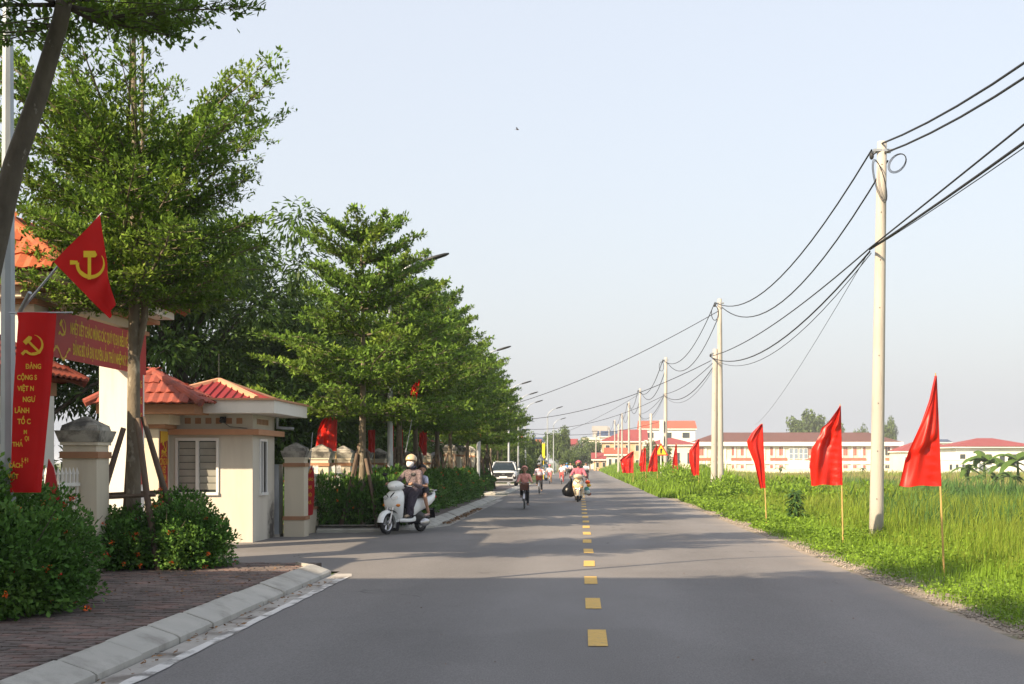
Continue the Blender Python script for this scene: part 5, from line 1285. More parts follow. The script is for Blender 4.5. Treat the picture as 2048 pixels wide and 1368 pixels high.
# banana plants
def banana(loc, h, seed, label):
    rs = random.Random(seed); r_ = empty('banana_plant', loc); tag(r_, label, 'banana plant', 'banana plants at the field edge')
    b = MB(); b.tube([(0, 0, -.2), (.05, 0, h*.3), (.02, .05, h*.55)], [.16, .13, .08], 8); b.build('stem', M['banana'], r_)
    for k in range(9):
        a = rs.uniform(0, 6.28); L = h*rs.uniform(.5, .68); up = rs.uniform(.35, 1.0); d = Vector((math.cos(a), math.sin(a), 0)); s_ = Vector((-d.y, d.x, 0)); b = MB(); rows_ = []
        for i in range(8):
            t = i/7; c = Vector((.02, .03, h*.52)) + d*(L*t*(.85)) + Vector((0, 0, L*(up*t - .75*t*t))); w = .30*math.sin(math.pi*(t*.9+.06))**.7*h/3.2
            rows_.append([c - s_*w + Vector((0, 0, -w*.35)), c, c + s_*w + Vector((0, 0, -w*.35))])
        b.loft(rows_, cap=False, closed=False); b.build('leaf', M['banana'], r_)
    return r_
for i, (px_, yt, Y, yb) in enumerate([(1968, 872, 118, 960), (1935, 905, 120, 958), (2005, 890, 116, 960), (2035, 868, 114, 962), (1990, 925, 108, 962), (1412, 915, 190, 946), (1950, 932, 104, 962), (2020, 925, 104, 964), (1560, 925, 240, 944), (1725, 928, 250, 944)]):
    x = (px_-VPX)/F*Y; z = float(gz(x, Y)); h = EYE + (VPY-yt)/F*Y - z
    banana((x, Y, z), h, i, ['tall banana plant in front of the white hall', 'banana plant at the left of the banana clump', 'banana plant in the middle of the clump', 'banana plant at the right picture edge', 'low banana plant in front of the clump', 'small banana plant left of the pole pair', 'short banana plant at the clump foot, left', 'short banana plant at the clump foot, right', 'tiny banana plant before the school stair hall', 'tiny banana plant before the school right wing'][i])
# ------------------------------------------------------------------ vehicles
def ring_sup(cx, wy, z0, z1, n=14, p=2.6):
    """closed superellipse ring in the YZ plane at x=cx"""
    out = []; zc, hz = (z0+z1)/2, (z1-z0)/2
    for k in range(n):
        a = 2*math.pi*k/n; c, s_ = math.cos(a), math.sin(a)
        out.append(Vector((cx, wy*math.copysign(abs(c)**(2/p), c), zc + hz*math.copysign(abs(s_)**(2/p), s_))))
    return out
def wheel(parent, x, y, r, w, spokes=5, rimr=.68, m_rim='chrome', thin=False):
    wh = empty('wheel', (x, y, r), parent=parent)
    b = MB(); t = w/2; b.lathe([(r*rimr, -t*.8), (r*.86, -t), (r*.97, -t*.7), (r, 0), (r*.97, t*.7), (r*.86, t), (r*rimr, t*.8), (r*rimr, -t*.8)], 28, 'Y'); b.build('tyre', M['tyre'], wh, smooth=True)
    b = MB(); b.lathe([(r*rimr*.99, -t*.75), (r*rimr*1.01, 0), (r*rimr*.99, t*.75), (r*rimr*.88, t*.4), (r*rimr*.88, -t*.4), (r*rimr*.99, -t*.75)], 28, 'Y')
    b.lathe([(.001, -t*.9), (r*.16, -t*.9), (r*.16, t*.9), (.001, t*.9)], 12, 'Y')
    for k in range(spokes):
        a = 2*math.pi*k/spokes; c, s_ = math.cos(a), math.sin(a)
        if thin: b.tube([(r*.05*c, 0, r*.05*s_), (r*rimr*.95*c, 0, r*rimr*.95*s_)], .003, 4)
        else:
            for q in (-.12, .12): b.tube([(r*.12*math.cos(a+q), 0, r*.12*math.sin(a+q)), (r*rimr*.93*math.cos(a+q*1.3), 0, r*rimr*.93*math.sin(a+q*1.3))], .013, 5)
    b.build('rim', M[m_rim], wh)
    return wh
def scooter(loc, heading, paint, label, name='motor_scooter', steer=0.0):
    """local +X forward, rear axle at x=0, front axle at 1.26"""
    r_ = empty(name, loc, heading); tag(r_, label, 'motor scooter'); pt = M[paint]
    wheel(r_, 1.26, 0, .222, .085); wheel(r_, 0, 0, .205, .095)
    # front fender
    b = MB(); rings = []
    for a in np.linspace(R(200), R(8), 11):
        c = Vector((1.26 + .258*math.cos(a), 0, .222 + .258*math.sin(a))); nrm = Vector((math.cos(a), 0, math.sin(a)))
        rings.append([c + Vector((0, 1, 0))*(.072*q) + nrm*(.028*(1-q*q) - .03*(abs(q) > .9)) for q in (-1, -.8, -.4, 0, .4, .8, 1)])
    b.loft(rings, cap=False, closed=False)
    b.loft([[p_ - Vector((0, 0, .004)) for p_ in rg][::-1] for rg in rings], cap=False, closed=False); b.build('front_fender', pt, r_, smooth=True)
    b = MB()
    for s_ in (-1, 1): b.tube([(1.26, .065*s_, .222), (1.13, .065*s_, .55)], [.022, .026], 8)
    b.tube([(1.12, 0, .5), (.93, 0, 1.0)], .03, 8); b.build('fork', M['chrome'], r_)
    # apron: sections by height
    b = MB(); rings = []
    for z, xf, xb, hw in ((.24, .98, .86, .10), (.33, 1.04, .86, .155), (.45, 1.10, .87, .19), (.58, 1.16, .88, .215), (.70, 1.165, .87, .225), (.80, 1.12, .85, .205), (.88, 1.04, .83, .16), (.94, .97, .82, .09)):
        ring = []
        for k in range(16):
            a = 2*math.pi*k/16; c, s_ = math.cos(a), math.sin(a); xm = xb + (xf-xb)*.35
            x = xm + ((xf-xm) if c > 0 else (xm-xb))*math.copysign(abs(c)**.8, c); ring.append(Vector((x, hw*math.copysign(abs(s_)**.75, s_), z)))
        rings.append(ring)
    b.loft(rings); ap = smooth_by_angle(b.build('apron', pt, r_), 60)
    b = MB(); b.box(.835, .865, -.14, .14, .40, .80); b.build('inner_shield', M['blackplastic'], r_)
    for s_ in (-1, 1):
        b = MB(); b.add([(1.17, .02*s_, .78), (1.165, .10*s_, .865), (1.145, .13*s_, .87), (1.17, .03*s_, .75)], [(0,1,2,3)] if s_ < 0 else [(3,2,1,0)]); b.build('trim', M['blackplastic'], ap)
        b = MB(); b.ellipsoid((1.085, .165*s_, .60), (.055, .045, .035)); b.build('turn_signal', M['amber'], r_, smooth=True)
        b = MB(); b.add([(1.175, .035*s_, .745), (1.11, .165*s_, .80), (1.12, .185*s_, .755), (1.165, .10*s_, .70)], [(0,1,2,3)] if s_ < 0 else [(3,2,1,0)]); b.build('position_light', M['lamp_glass'], ap)
    # dark inner fender arching behind the front wheel
    b = MB(); rings = []
    for a in np.linspace(R(100), R(215), 8):
        c = Vector((1.26 + .285*math.cos(a), 0, .222 + .285*math.sin(a))); rings.append([c + Vector((0, .13*q, 0)) for q in (-1, -.5, 0, .5, 1)])
    b.loft(rings, cap=False, closed=False); b.build('inner_fender', M['blackplastic'], r_, smooth=True)
    # handlebar cowl + headlight
    b = MB(); rings = []
    for x, hw, z0, z1 in ((.78, .09, .93, 1.02), (.84, .17, .90, 1.07), (.93, .19, .89, 1.11), (1.02, .16, .90, 1.09), (1.09, .09, .93, 1.03), (1.11, .04, .95, 1.0)): rings.append(ring_sup(x, hw, z0, z1, 14, 2.2))
    b.loft(rings); smooth_by_angle(b.build('handlebar_cowl', pt, r_), 60)
    b = MB(); b.ellipsoid((1.045, 0, .985), (.065, .125, .055)); b.build('headlight', M['lamp_glass'], r_, smooth=True)
    b = MB(); b.box(.82, .90, -.08, .08, 1.06, 1.10); b.build('dashboard', M['blackplastic'], r_)
    b = MB(); b.tube([(.93, .1, .99), (.86, .24, 1.0), (.82, .30, 1.0)], .016, 8); b.tube([(.93, -.1, .99), (.86, -.24, 1.0), (.82, -.30, 1.0)], .016, 8); b.build('handlebar', M['darkmetal'], r_)
    for s_ in (-1, 1):
        b = MB(); b.tube([(.85, .255*s_, 1.0), (.80, .36*s_, 1.0)], .02, 8); b.build('grip', M['blackplastic'], r_)
        b = MB(); b.tube([(.90, .25*s_, 1.0), (.87, .36*s_, .985)], .006, 5); b.build('brake_lever', M['chrome'], r_)
        mr = empty('mirror', (.86, .24*s_, 1.02), parent=r_)
        b = MB(); b.tube([(0, 0, 0), (-.01, .03*s_, .09), (-.04, .10*s_, .19)], .006, 6); b.build('stalk', M['darkmetal'], mr)
        b = MB(); b.ellipsoid((-.045, .12*s_, .215), (.022, .068, .042), 12, 8); b.build('mirror_shell', M['blackplastic'], mr, smooth=True)
    # floorboard and body
    b = MB(); rings = []
    for x, hw, z0, z1 in ((1.0, .12, .24, .36), (.92, .155, .235, .335), (.70, .16, .225, .315), (.50, .16, .225, .32), (.40, .15, .23, .36)): rings.append(ring_sup(x, hw, z0, z1, 14, 4))
    b.loft(rings); smooth_by_angle(b.build('floorboard', pt, r_), 50)
    b = MB(); b.box(.46, .88, -.13, .13, .318, .33); b.build('foot_mat', M['blackplastic'], r_)
    b = MB(); rings = []
    for x, hw, z0, z1 in ((.50, .13, .30, .66), (.40, .15, .32, .72), (.22, .165, .42, .74), (.0, .17, .48, .76), (-.22, .155, .56, .79), (-.40, .11, .64, .83), (-.50, .05, .72, .86)): rings.append(ring_sup(x, hw, z0, z1, 16, 2.8))
    b.loft(rings); smooth_by_angle(b.build('body', pt, r_), 60)
    b = MB(); rings = []
    for x, hw, z0, z1 in ((.47, .10, .68, .735), (.40, .135, .71, .785), (.2, .145, .73, .79), (.02, .14, .75, .80), (-.08, .135, .76, .835), (-.28, .115, .78, .845), (-.38, .06, .80, .84)): rings.append(ring_sup(x, hw, z0, z1, 14, 3))
    b.loft(rings); b.build('seat', M['blackplastic'], r_, smooth=True)
    b = MB(); rings = []
    for x, hw, z0, z1 in ((.48, .12, .24, .46), (.30, .13, .20, .50), (.1, .12, .16, .46), (-.12, .10, .14, .34)): rings.append(ring_sup(x, hw, z0, z1, 12, 3))
    b.loft(rings); b.build('engine_cover', M['blackplastic'], r_, smooth=True)
    b = MB(); b.tube([(-.30, .12, .86), (-.45, .11, .885), (-.52, 0, .89), (-.45, -.11, .885), (-.30, -.12, .86)], .014, 7); b.build('grab_rail', M['chrome'], r_)
    b = MB(); b.ellipsoid((-.47, 0, .74), (.05, .10, .04)); b.build('tail_light', M['red_lens'], r_, smooth=True)
    b = MB(); b.tube([(.25, -.13, .18), (.05, -.15, .20), (-.10, -.16, .24), (-.42, -.17, .32)], [.025, .03, .055, .06], 10); b.build('exhaust', M['darkmetal'], r_, smooth=True)
    b = MB(); b.ellipsoid((.02, .12, .205), (.19, .045, .09)); b.build('gear_case', M['chrome'], r_, smooth=True)
    b = MB(); b.box(-.40, -.1, -.06, .06, .46, .49); b.add([(-.42, -.07, .5), (-.42, .07, .5), (-.47, .07, .28), (-.47, -.07, .28)], [(0,1,2,3)]); b.build('rear_fender', M['blackplastic'], r_)
    b = MB(); b.tube([(.05, .17, .30), (.04, .26, .30)], .014, 6); b.tube([(.05, -.17, .30), (.04, -.26, .30)], .014, 6); b.build('passenger_peg', M['darkmetal'], r_)
    return r_
def bicycle(loc, heading, label, col=(.02, .02, .022), basket=(.16, .055, .035), s=1.0, name='bicycle'):
    r_ = empty(name, loc, heading); r_.scale = (s,)*3; tag(r_, label, 'bicycle')
    fm_ = pm('bike_paint_%d' % int(col[0]*1000), col, .35, .05, 6)
    wheel(r_, 0, 0, .32, .035, 14, .90, thin=True); wheel(r_, 1.04, 0, .32, .035, 14, .90, thin=True)
    b = MB()
    b.tube([(.0, .05, .32), (.42, .03, .29)], .012, 6); b.tube([(.0, -.05, .32), (.42, -.03, .29)], .012, 6)
    b.tube([(.42, 0, .29), (.25, 0, .74)], .016, 7); b.tube([(.0, .05, .32), (.28, 0, .66)], .009, 6); b.tube([(.0, -.05, .32), (.28, 0, .66)], .009, 6)
    b.tube([(.42, 0, .29), (.62, 0, .36), (.86, 0, .78)], .018, 7); b.tube([(.36, 0, .46), (.60, 0, .50), (.87, 0, .84)], .014, 7); b.build('frame', fm_, r_)
    b = MB(); b.tube([(.85, 0, .72), (.84, 0, .90)], .018, 7); b.tube([(.89, .045, .66), (1.04, .05, .32)], .012, 6); b.tube([(.89, -.045, .66), (1.04, -.05, .32)], .012, 6); b.tube([(.88, -.05, .66), (.88, .05, .66)], .014, 6); b.build('fork', fm_, r_)
    b = MB(); b.tube([(.60, .28, .98), (.72, .26, 1.0), (.84, .12, 1.0), (.84, 0, .93), (.84, -.12, 1.0), (.72, -.26, 1.0), (.60, -.28, .98)], .011, 7); b.build('handlebar', M['chrome'], r_)
    for q in (-1, 1):
        b = MB(); b.tube([(.58, .285*q, .977), (.68, .265*q, .992)], .016, 7); b.build('grip', M['blackplastic'], r_)
    b = MB(); rings = []
    for x, hw, z0, z1 in ((.10, .06, .76, .80), (.15, .09, .765, .82), (.24, .07, .77, .81), (.36, .02, .775, .80)): rings.append(ring_sup(x, hw, z0, z1, 10, 2.4))
    b.loft(rings); b.build('saddle', M['blackplastic'], r_, smooth=True)
    for x in (0, 1.04):
        b = MB(); rings = []
        for a in np.linspace(R(15), R(190), 10):
            c = Vector((x + .345*math.cos(a), 0, .32 + .345*math.sin(a))); rings.append([c + Vector((0, .028*q, 0)) for q in (-1, 0, 1)])
        b.loft(rings, cap=False, closed=False); b.build('mudguard', M['chrome'], r_)
    bm_ = pm('basket_%d' % int(basket[0]*1000), basket, .7, .15, 20)
    bk = MB(); x0, x1, w0, w1, z0, z1 = .92, 1.20, .13, .17, .72, .98
    for k in range(6):
        t = k/5; z = z0 + (z1-z0)*t; w = w0 + (w1-w0)*t; xx = x1 + .04*t
        bk.tube([(x0, -w, z), (xx, -w, z), (xx, w, z), (x0, w, z), (x0, -w, z)], .009, 4)
    for k in range(9):
        q = -1 + 2*k/8; bk.tube([(x1, w0*q, z0), (x1+.04, w1*q, z1)], .010, 4); bk.tube([(x0, w0*q, z0), (x0, w1*q, z1)], .008, 4)
        xx = x0 + (x1-x0)*k/8
        for sgn in (-1, 1): bk.tube([(xx, sgn*w0, z0), (xx+.04*k/8, sgn*w1, z1)], .009, 4)
        bk.tube([(x0, w0*q, z0), (x1, w0*q, z0)], .007, 4)
    bk.box(x0+.005, x1, -w0*.97, w0*.97, z0+.004, z0+.012)
    bk.add([(x1-.004, -w0, z0), (x1-.004, w0, z0), (x1+.034, w1, z1-.04), (x1+.034, -w1, z1-.04)], [(0,1,2,3)])
    bk.build('basket', bm_, r_)
    b = MB(); b.lathe([(.08, -.004), (.09, -.004), (.09, .004), (.08, .004), (.08, -.004)], 16, 'Y', (.42, -.05, .29)); b.tube([(.42, .07, .29), (.36, .08, .14)], .009, 5); b.tube([(.42, -.07, .29), (.48, -.08, .44)], .009, 5); b.build('crank', M['chrome'], r_)
    for sg, x, z in ((1, .36, .14), (-1, .48, .44)):
        b = MB(); b.box(x-.045, x+.045, sg*.14-.045, sg*.14+.045, z-.012, z+.012); b.build('pedal', M['blackplastic'], r_)
    return r_
def car(loc, heading, label):
    r_ = empty('parked_car', loc, heading); tag(r_, label, 'car'); pt = pm('car_silver_white', (.52, .54, .56), .28, .03, 2, coat=.7)
    # local +X forward; length 4.3, width 1.79, height 1.63
    b = MB(); rings = []
    for x, hw, z0, z1 in ((2.14, .62, .42, .80), (2.10, .78, .30, .93), (1.98, .87, .26, .99), (1.6, .895, .25, 1.02), (.9, .895, .25, 1.06), (0, .895, .25, 1.06), (-1.2, .895, .25, 1.08), (-1.9, .87, .28, 1.06), (-2.1, .80, .35, 1.0)): rings.append(ring_sup(x, hw, z0, z1, 24, 4.2))
    b.loft(rings); body = smooth_by_angle(b.build('body', pt, r_), 50)
    b = MB(); rings = []
    for x, hw, z0, z1 in ((1.02, .80, .98, 1.06), (.55, .70, .98, 1.40), (.15, .60, .98, 1.56), (-.6, .62, .98, 1.60), (-1.5, .69, 1.0, 1.52), (-1.95, .72, 1.0, 1.12)): rings.append(ring_sup(x, hw, z0, z1, 24, 5))
    b.loft(rings); smooth_by_angle(b.build('window_band', pm('car_glass', (.012, .02, .024), .12, .1, 2, spec=.28), r_), 40)
    b = MB(); rings = []
    for x, hw, z0, z1 in ((.22, .48, 1.565, 1.585), (.05, .55, 1.56, 1.615), (-.7, .60, 1.575, 1.64), (-1.5, .66, 1.52, 1.58)): rings.append(ring_sup(x, hw, z0, z1, 16, 5))
    b.loft(rings); smooth_by_angle(b.build('roof', pt, r_), 50)
    for s_ in (-1, 1):
        b = MB(); b.tube([(1.05, .80*s_, 1.06), (.58, .70*s_, 1.38), (.2, .59*s_, 1.56)], .035, 6); b.tube([(-.45, .735*s_, 1.05), (-.5, .70*s_, 1.58)], .04, 6); b.tube([(-1.98, .74*s_, 1.05), (-1.5, .69*s_, 1.54)], .06, 6); b.build('pillar', pt, r_)
        mr = MB(); mr.ellipsoid((.75, 1.0*s_, 1.10), (.07, .11, .075)); mr.tube([(.75, .86*s_, 1.06), (.75, .95*s_, 1.08)], .03, 6); mr.build('mirror', pt, r_, smooth=True)
        b = MB(); b.ellipsoid((2.02, .70*s_, .60), (.15, .16, .18), 12, 8); b.build('headlight_housing', M['blackplastic'], r_, smooth=True)
        b = MB(); b.ellipsoid((2.07, .72*s_, .66), (.10, .09, .07), 12, 8); b.build('headlight', M['lamp_glass'], r_, smooth=True)
        b = MB(); b.box(2.05, 2.125, s_*.40-.20, s_*.40+.20, .885, .915); b.build('running_light', M['lamp_glass'], r_)
        for x in (1.32, -1.28):
            wheel(r_, x, s_*.80, .335, .22, 5, .66)
            b = MB(); b.lathe([(.40, -.07), (.40, .07), (.33, .07)], 18, 'Y', (x, s_*.84, .335), 0, math.pi); b.build('wheel_arch', M['blackplastic'], r_)
    b = MB(); b.loft([[(2.09, -.56, .60), (2.09, .56, .60), (2.05, .70, .89), (2.05, -.70, .89)], [(2.165, -.54, .61), (2.165, .54, .61), (2.145, .67, .88), (2.145, -.67, .88)]]); gr = b.build('grille', M['blackplastic'], r_)
    for k in range(4):
        for j in range(7):
            b = MB(); b.box(2.158, 2.172, -.52+j*.15, -.43+j*.15, .72+k*.033, .738+k*.033); b.build('grille_bar', M['darkmetal'], gr)
    b = MB(); b.box(2.17, 2.178, -.09, .09, .765, .80); b.build('badge', M['chrome'], gr)
    b = MB(); b.box(2.1, 2.165, -.62, .62, .36, .50); b.build('lower_intake', M['blackplastic'], r_)
    b = MB(); b.box(2.02, 2.15, -.55, .55, .27, .345); b.build('skid_plate', M['chrome'], r_)
    b = MB(); b.box(2.168, 2.176, -.26, .26, .545, .655); b.build('number_plate', M['whitemetal'], r_)
    for s_ in (-1, 1):
        b = MB(); b.tube([(.1, .60*s_, 1.64), (-1.4, .58*s_, 1.62)], .018, 6); b.build('roof_rail', M['chrome'], r_)
    return r_

# ------------------------------------------------------------------ people
def seg_d(pts, a, c):
    a = np.array(a); c = np.array(c); ab = c-a; L2 = max(1e-9, ab @ ab); t = np.clip(((pts-a) @ ab)/L2, 0, 1); return np.linalg.norm(pts-(a+t[:, None]*ab), axis=1), t
def person(loc, heading, bones, mats, label, voxel=.012, scale=1.0, extras=None):
    """bones: (tag, p0, p1, r0, r1). One continuous remeshed body, coloured by nearest bone"""
    b = MB()
    for tg, p0, p1, r0, r1 in bones: b.capsule(p0, p1, r0, r1, 10)
    tmp = b.build('body_tmp', M['skin'], None)
    md = tmp.modifiers.new('r', 'REMESH'); md.mode = 'VOXEL'; md.voxel_size = voxel
    sm = tmp.modifiers.new('s', 'SMOOTH'); sm.factor = .5; sm.iterations = 3
    bpy.context.view_layer.update()
    me = bpy.data.meshes.new_from_object(tmp.evaluated_get(bpy.context.evaluated_depsgraph_get()))
    bpy.data.objects.remove(tmp)
    me.name = 'person'; me.materials.clear()
    tags = list(mats); 
    for t in tags: me.materials.append(mats[t])
    n = len(me.polygons); c = np.empty(n*3); me.polygons.foreach_get('center', c); c = c.reshape(-1, 3)
    best = np.full(n, 1e9); mi = np.zeros(n, int)
    for tg, p0, p1, r0, r1 in bones:
        d, t = seg_d(c, p0, p1); d = d - (r0 + (r1-r0)*t); k = d < best; best[k] = d[k]; mi[k] = tags.index(tg)
    me.polygons.foreach_set('material_index', mi.astype(np.int32)); me.polygons.foreach_set('use_smooth', np.ones(n, bool))
    o = link('person', me, None, loc, heading); o.scale = (scale,)*3
    return tag(o, label, 'person')
def hand_bones(w, e, side, grip_dir=(0, 1, 0), tg='skin', s=1.0):
    """w wrist, e elbow; gripping hand: palm then four curled fingers and thumb"""
    w = Vector(w); d = (w - Vector(e)).normalized(); g = Vector(grip_dir).normalized(); dn = d.cross(g).normalized()
    if dn.z > 0: dn = -dn
    out = [(tg, w, w + d*.05*s, .026*s, .030*s), (tg, w + d*.04*s - g*.022*s, w + d*.075*s - g*.026*s, .020*s, .016*s), (tg, w + d*.04*s + g*.022*s, w + d*.075*s + g*.026*s, .020*s, .016*s)]
    for i, L in enumerate((.040, .046, .043, .034)):
        q = w + d*.080*s + g*((i-1.5)*.021*s); k = q + d*L*.55*s + dn*.018*s; out.append((tg, q, k, .0095*s, .009*s)); out.append((tg, k, k + dn*L*.7*s - d*.018*s, .009*s, .008*s))
    th = w + d*.035*s - g*.034*s*side; out.append((tg, th, th + d*.03*s + dn*.02*s - g*.012*s*side, .012*s, .010*s)); out.append((tg, th + d*.03*s + dn*.02*s - g*.012*s*side, th + d*.05*s + dn*.035*s, .010*s, .0085*s))
    return out
def head_bones(c, fwd, s=1.0, tg='skin', neck=None):
    c = Vector(c); f = Vector(fwd).normalized(); up = Vector((0, 0, 1)); sd = up.cross(f).normalized()
    out = [(tg, c + up*.025*s - f*.01*s, c + up*.030*s + f*.01*s, .092*s, .088*s), (tg, c - up*.03*s + f*.025*s, c - up*.075*s + f*.045*s, .068*s, .045*s),
           (tg, c + f*.085*s + up*.01*s, c + f*.108*s - up*.022*s, .010*s, .014*s), (tg, c + sd*.085*s, c + sd*.092*s - up*.03*s, .016*s, .012*s), (tg, c - sd*.085*s, c - sd*.092*s - up*.03*s, .016*s, .012*s),
           (tg, c + f*.080*s - up*.052*s + sd*.015*s, c + f*.080*s - up*.052*s - sd*.015*s, .014*s, .014*s)]
    if neck is not None: out.append((tg, Vector(neck), c - up*.06*s - f*.01*s, .055*s, .052*s))
    return out
def eyes(o, c, fwd, s=1.0):
    c = Vector(c); f = Vector(fwd).normalized(); sd = Vector((0, 0, 1)).cross(f).normalized()
    for q in (-1, 1):
        b = MB(); b.ellipsoid(c + f*.083*s + sd*(.032*q*s) + Vector((0, 0, .008*s)), (.010*s, .012*s, .008*s), 8, 6); b.build('eye', M['blackplastic'], o, smooth=True)
def shell(o, name, c, r, m, zcut=None, fwd=(1, 0, 0), tilt=0, back=None):
    """open cap over the head: helmet, hood, hair or cap"""
    b = MB(); c = Vector(c); nu, nv = 20, 10; f = Vector(fwd).normalized(); sd = Vector((0, 0, 1)).cross(f); rings = []
    for i in range(nv+1):
        ring = []
        for j in range(nu):
            ph = 2*math.pi*j/nu; front = .5 + .5*math.cos(ph)
            th_end = (zcut[0]*front + zcut[1]*(1-front)) if zcut else math.pi*.6
            th = .03 + th_end*i/nv
            ring.append(c + f*(r[0]*math.sin(th)*math.cos(ph)) + sd*(r[1]*math.sin(th)*math.sin(ph)) + Vector((0, 0, r[2]*math.cos(th))))
        rings.append(ring)
    b.loft(rings, cap=False); b.add(rings[0], [tuple(range(nu))])
    ob = b.build(name, m, o, smooth=True)
    md = ob.modifiers.new('t', 'SOLIDIFY'); md.thickness = .012; md.offset = 1
    return ob
def cl(name, c, **k): return pm('cloth_'+name, c, .85, .15, 14, bump=.9, bscale=22, **k)

# --- white scooter with two riders -------------------------------------------------
fc, rc = Vector((-4.206, 28.55, 0)), Vector((-3.63, 29.70, 0)); hd = math.atan2(fc.y-rc.y, fc.x-rc.x)
loc = rc.copy(); loc.z = .012; SK = 1.06
sc1 = scooter(loc, hd, 'pearl', 'white motor scooter turning out with a helmeted rider and child'); sc1.scale = (SK,)*3
def rider_bones(dz=0, lean=.0, jacket='top', legs='leg', sleeve=None, hx=.83, hy=.30, hz=1.0, skirt=False, s=1.0):
    sleeve = sleeve or jacket
    pel = Vector((.26, 0, .87)); ch = Vector((.27+lean, 0, 1.17)); nk = Vector((.29+lean*1.3, 0, 1.36)); hdc = Vector((.33+lean*1.5, 0, 1.50))
    bn = [(legs, pel + Vector((0, .07, 0)), pel + Vector((0, -.07, 0)), .125, .125), (jacket, pel + Vector((0, 0, .04)), pel.lerp(ch, .55), .135, .13),
          (jacket, pel.lerp(ch, .5) + Vector((0, .055, 0)), ch + Vector((0, .07, .05)), .115, .105), (jacket, pel.lerp(ch, .5) - Vector((0, .055, 0)), ch + Vector((0, -.07, .05)), .115, .105),
          (jacket, ch + Vector((0, .13, .10)), ch + Vector((0, -.13, .10)), .075, .075), (jacket, ch + Vector((.0, 0, .08)), nk + Vector((0, 0, .0)), .09, .06)]
    for q in (-1, 1):
        sh = ch + Vector((0, .175*q, .10)); el = Vector((.50+lean*.6, .33*q, .98)); wr = Vector((hx-.09, hy*q, hz+.035))
        bn += [(sleeve, sh, el, .062, .05), (sleeve, el, wr, .05, .036)]; bn += hand_bones(wr, el, q, (0, 1, 0))
        hp = pel + Vector((.02, .09*q, -.01)); kn = Vector((.64, .15*q, .80)); an = Vector((.66, .13*q, .42))
        bn += [(legs, hp, kn, .095, .07), (legs, kn, an, .068, .06 if skirt else .05), ('shoe', an - Vector((.0, 0, .045)), an + Vector((.13, .01*q, -.062)), .034, .03)]
        if skirt: bn += [(legs, pel + Vector((.12, .11*q, 0)), Vector((.62, .14*q, .55)), .10, .09), (legs, Vector((.60, .12*q, .70)), Vector((.58, .12*q, .42)), .09, .085)]
    if skirt: bn += [(legs, pel + Vector((.15, 0, 0)), Vector((.60, 0, .62)), .10, .10)]
    return bn, hdc, nk
bn, hc, nk = rider_bones(lean=.02, jacket='jacket', legs='skirt', skirt=True)
bn += head_bones(hc, (1, .05, -.05), 1.0, 'skin', nk)
rid = person(loc, hd, bn, {'jacket': pm('cloth_mauve_print', (.17, .13, .135), .85, .3, 40, bump=.9, bscale=22, col2=(.06, .05, .06), c2scale=45, c2lo=.50, c2hi=.56), 'skirt': pm('cloth_dark_print', (.045, .038, .055), .85, .3, 30, bump=.2, bscale=120, col2=(.12, .10, .12), c2scale=35, c2lo=.60, c2hi=.66), 'skin': M['skin'], 'shoe': cl('sandal', (.42, .33, .24))}, 'scooter rider in beige helmet, white mask, mauve jacket and dark wrap skirt', .0085, SK)
shell(rid, 'helmet', hc + Vector((-.005, 0, .045)), (.132, .118, .125), pm('helmet_beige', (.60, .47, .29), .35, .05, 4, coat=.4), (1.55, 2.05))
b = MB(); b.box(0, .001, 0, .001, 0, .001)
b = MB(); rings = []
for z, w_, x_ in ((.012, .075, .075), (-.03, .078, .105), (-.075, .062, .115), (-.115, .035, .085)): rings.append([hc + Vector((x_*math.cos(a)*1.0 + .012, w_*1.05*math.sin(a), z)) for a in np.linspace(-1.45, 1.45, 9)])
b.loft(rings, cap=False, closed=False); o = b.build('face_mask', cl('mask_white', (.75, .75, .74)), rid, smooth=True); md = o.modifiers.new('t', 'SOLIDIFY'); md.thickness = .006
b = MB(); b.tube([nk + Vector((.03, .09, .03)), nk + Vector((.085, 0, .02)), nk + Vector((.03, -.09, .03)), nk + Vector((-.07, 0, .05)), nk + Vector((.03, .09, .03))], .035, 8); b.build('scarf', cl('navy', (.03, .035, .06)), rid, smooth=True)
eyes(rid, hc, (1, 0, 0))
# child passenger
pel = Vector((-.10, 0, .90)); ch = Vector((-.02, 0, 1.10)); nk = Vector((.02, 0, 1.22)); hc = Vector((.04, .06, 1.33)); fw = Vector((.75, .65, 0))
bn = [('shorts', pel + Vector((0, .05, 0)), pel - Vector((0, .05, 0)), .10, .10), ('shirt', pel + Vector((0, 0, .04)), ch, .105, .10), ('shirt', ch + Vector((0, .085, .05)), ch + Vector((0, -.085, .05)), .062, .062), ('shirt', ch, nk, .08, .05)]
for q in (-1, 1):
    sh = ch + Vector((0, .12*q, .05)); el = Vector((.10, .22*q, .98)); wr = Vector((.24, .17*q, 1.0))
    bn += [('shirt', sh, sh.lerp(el, .55), .05, .052), ('skin', sh.lerp(el, .5), el, .036, .031), ('skin', el, wr, .031, .024)] + hand_bones(wr, el, q, (0, 0, 1), s=.85)
    kn = Vector((.20, .24*q, .76)); an = Vector((.08, .25*q, .42)) if q > 0 else Vector((.12, -.24, .40))
    bn += [('shorts', pel + Vector((0, .06*q, 0)), (pel + Vector((0, .06*q, 0))).lerp(kn, .62), .085, .075), ('skin', (pel + Vector((0, .06*q, 0))).lerp(kn, .5), kn, .055, .047), ('skin', kn, an, .046, .03), ('shoe', an - Vector((.02, 0, .04)), an + Vector((.12, 0, -.055)), .028, .026)]
bn += head_bones(hc, fw, .92, 'skin', nk)
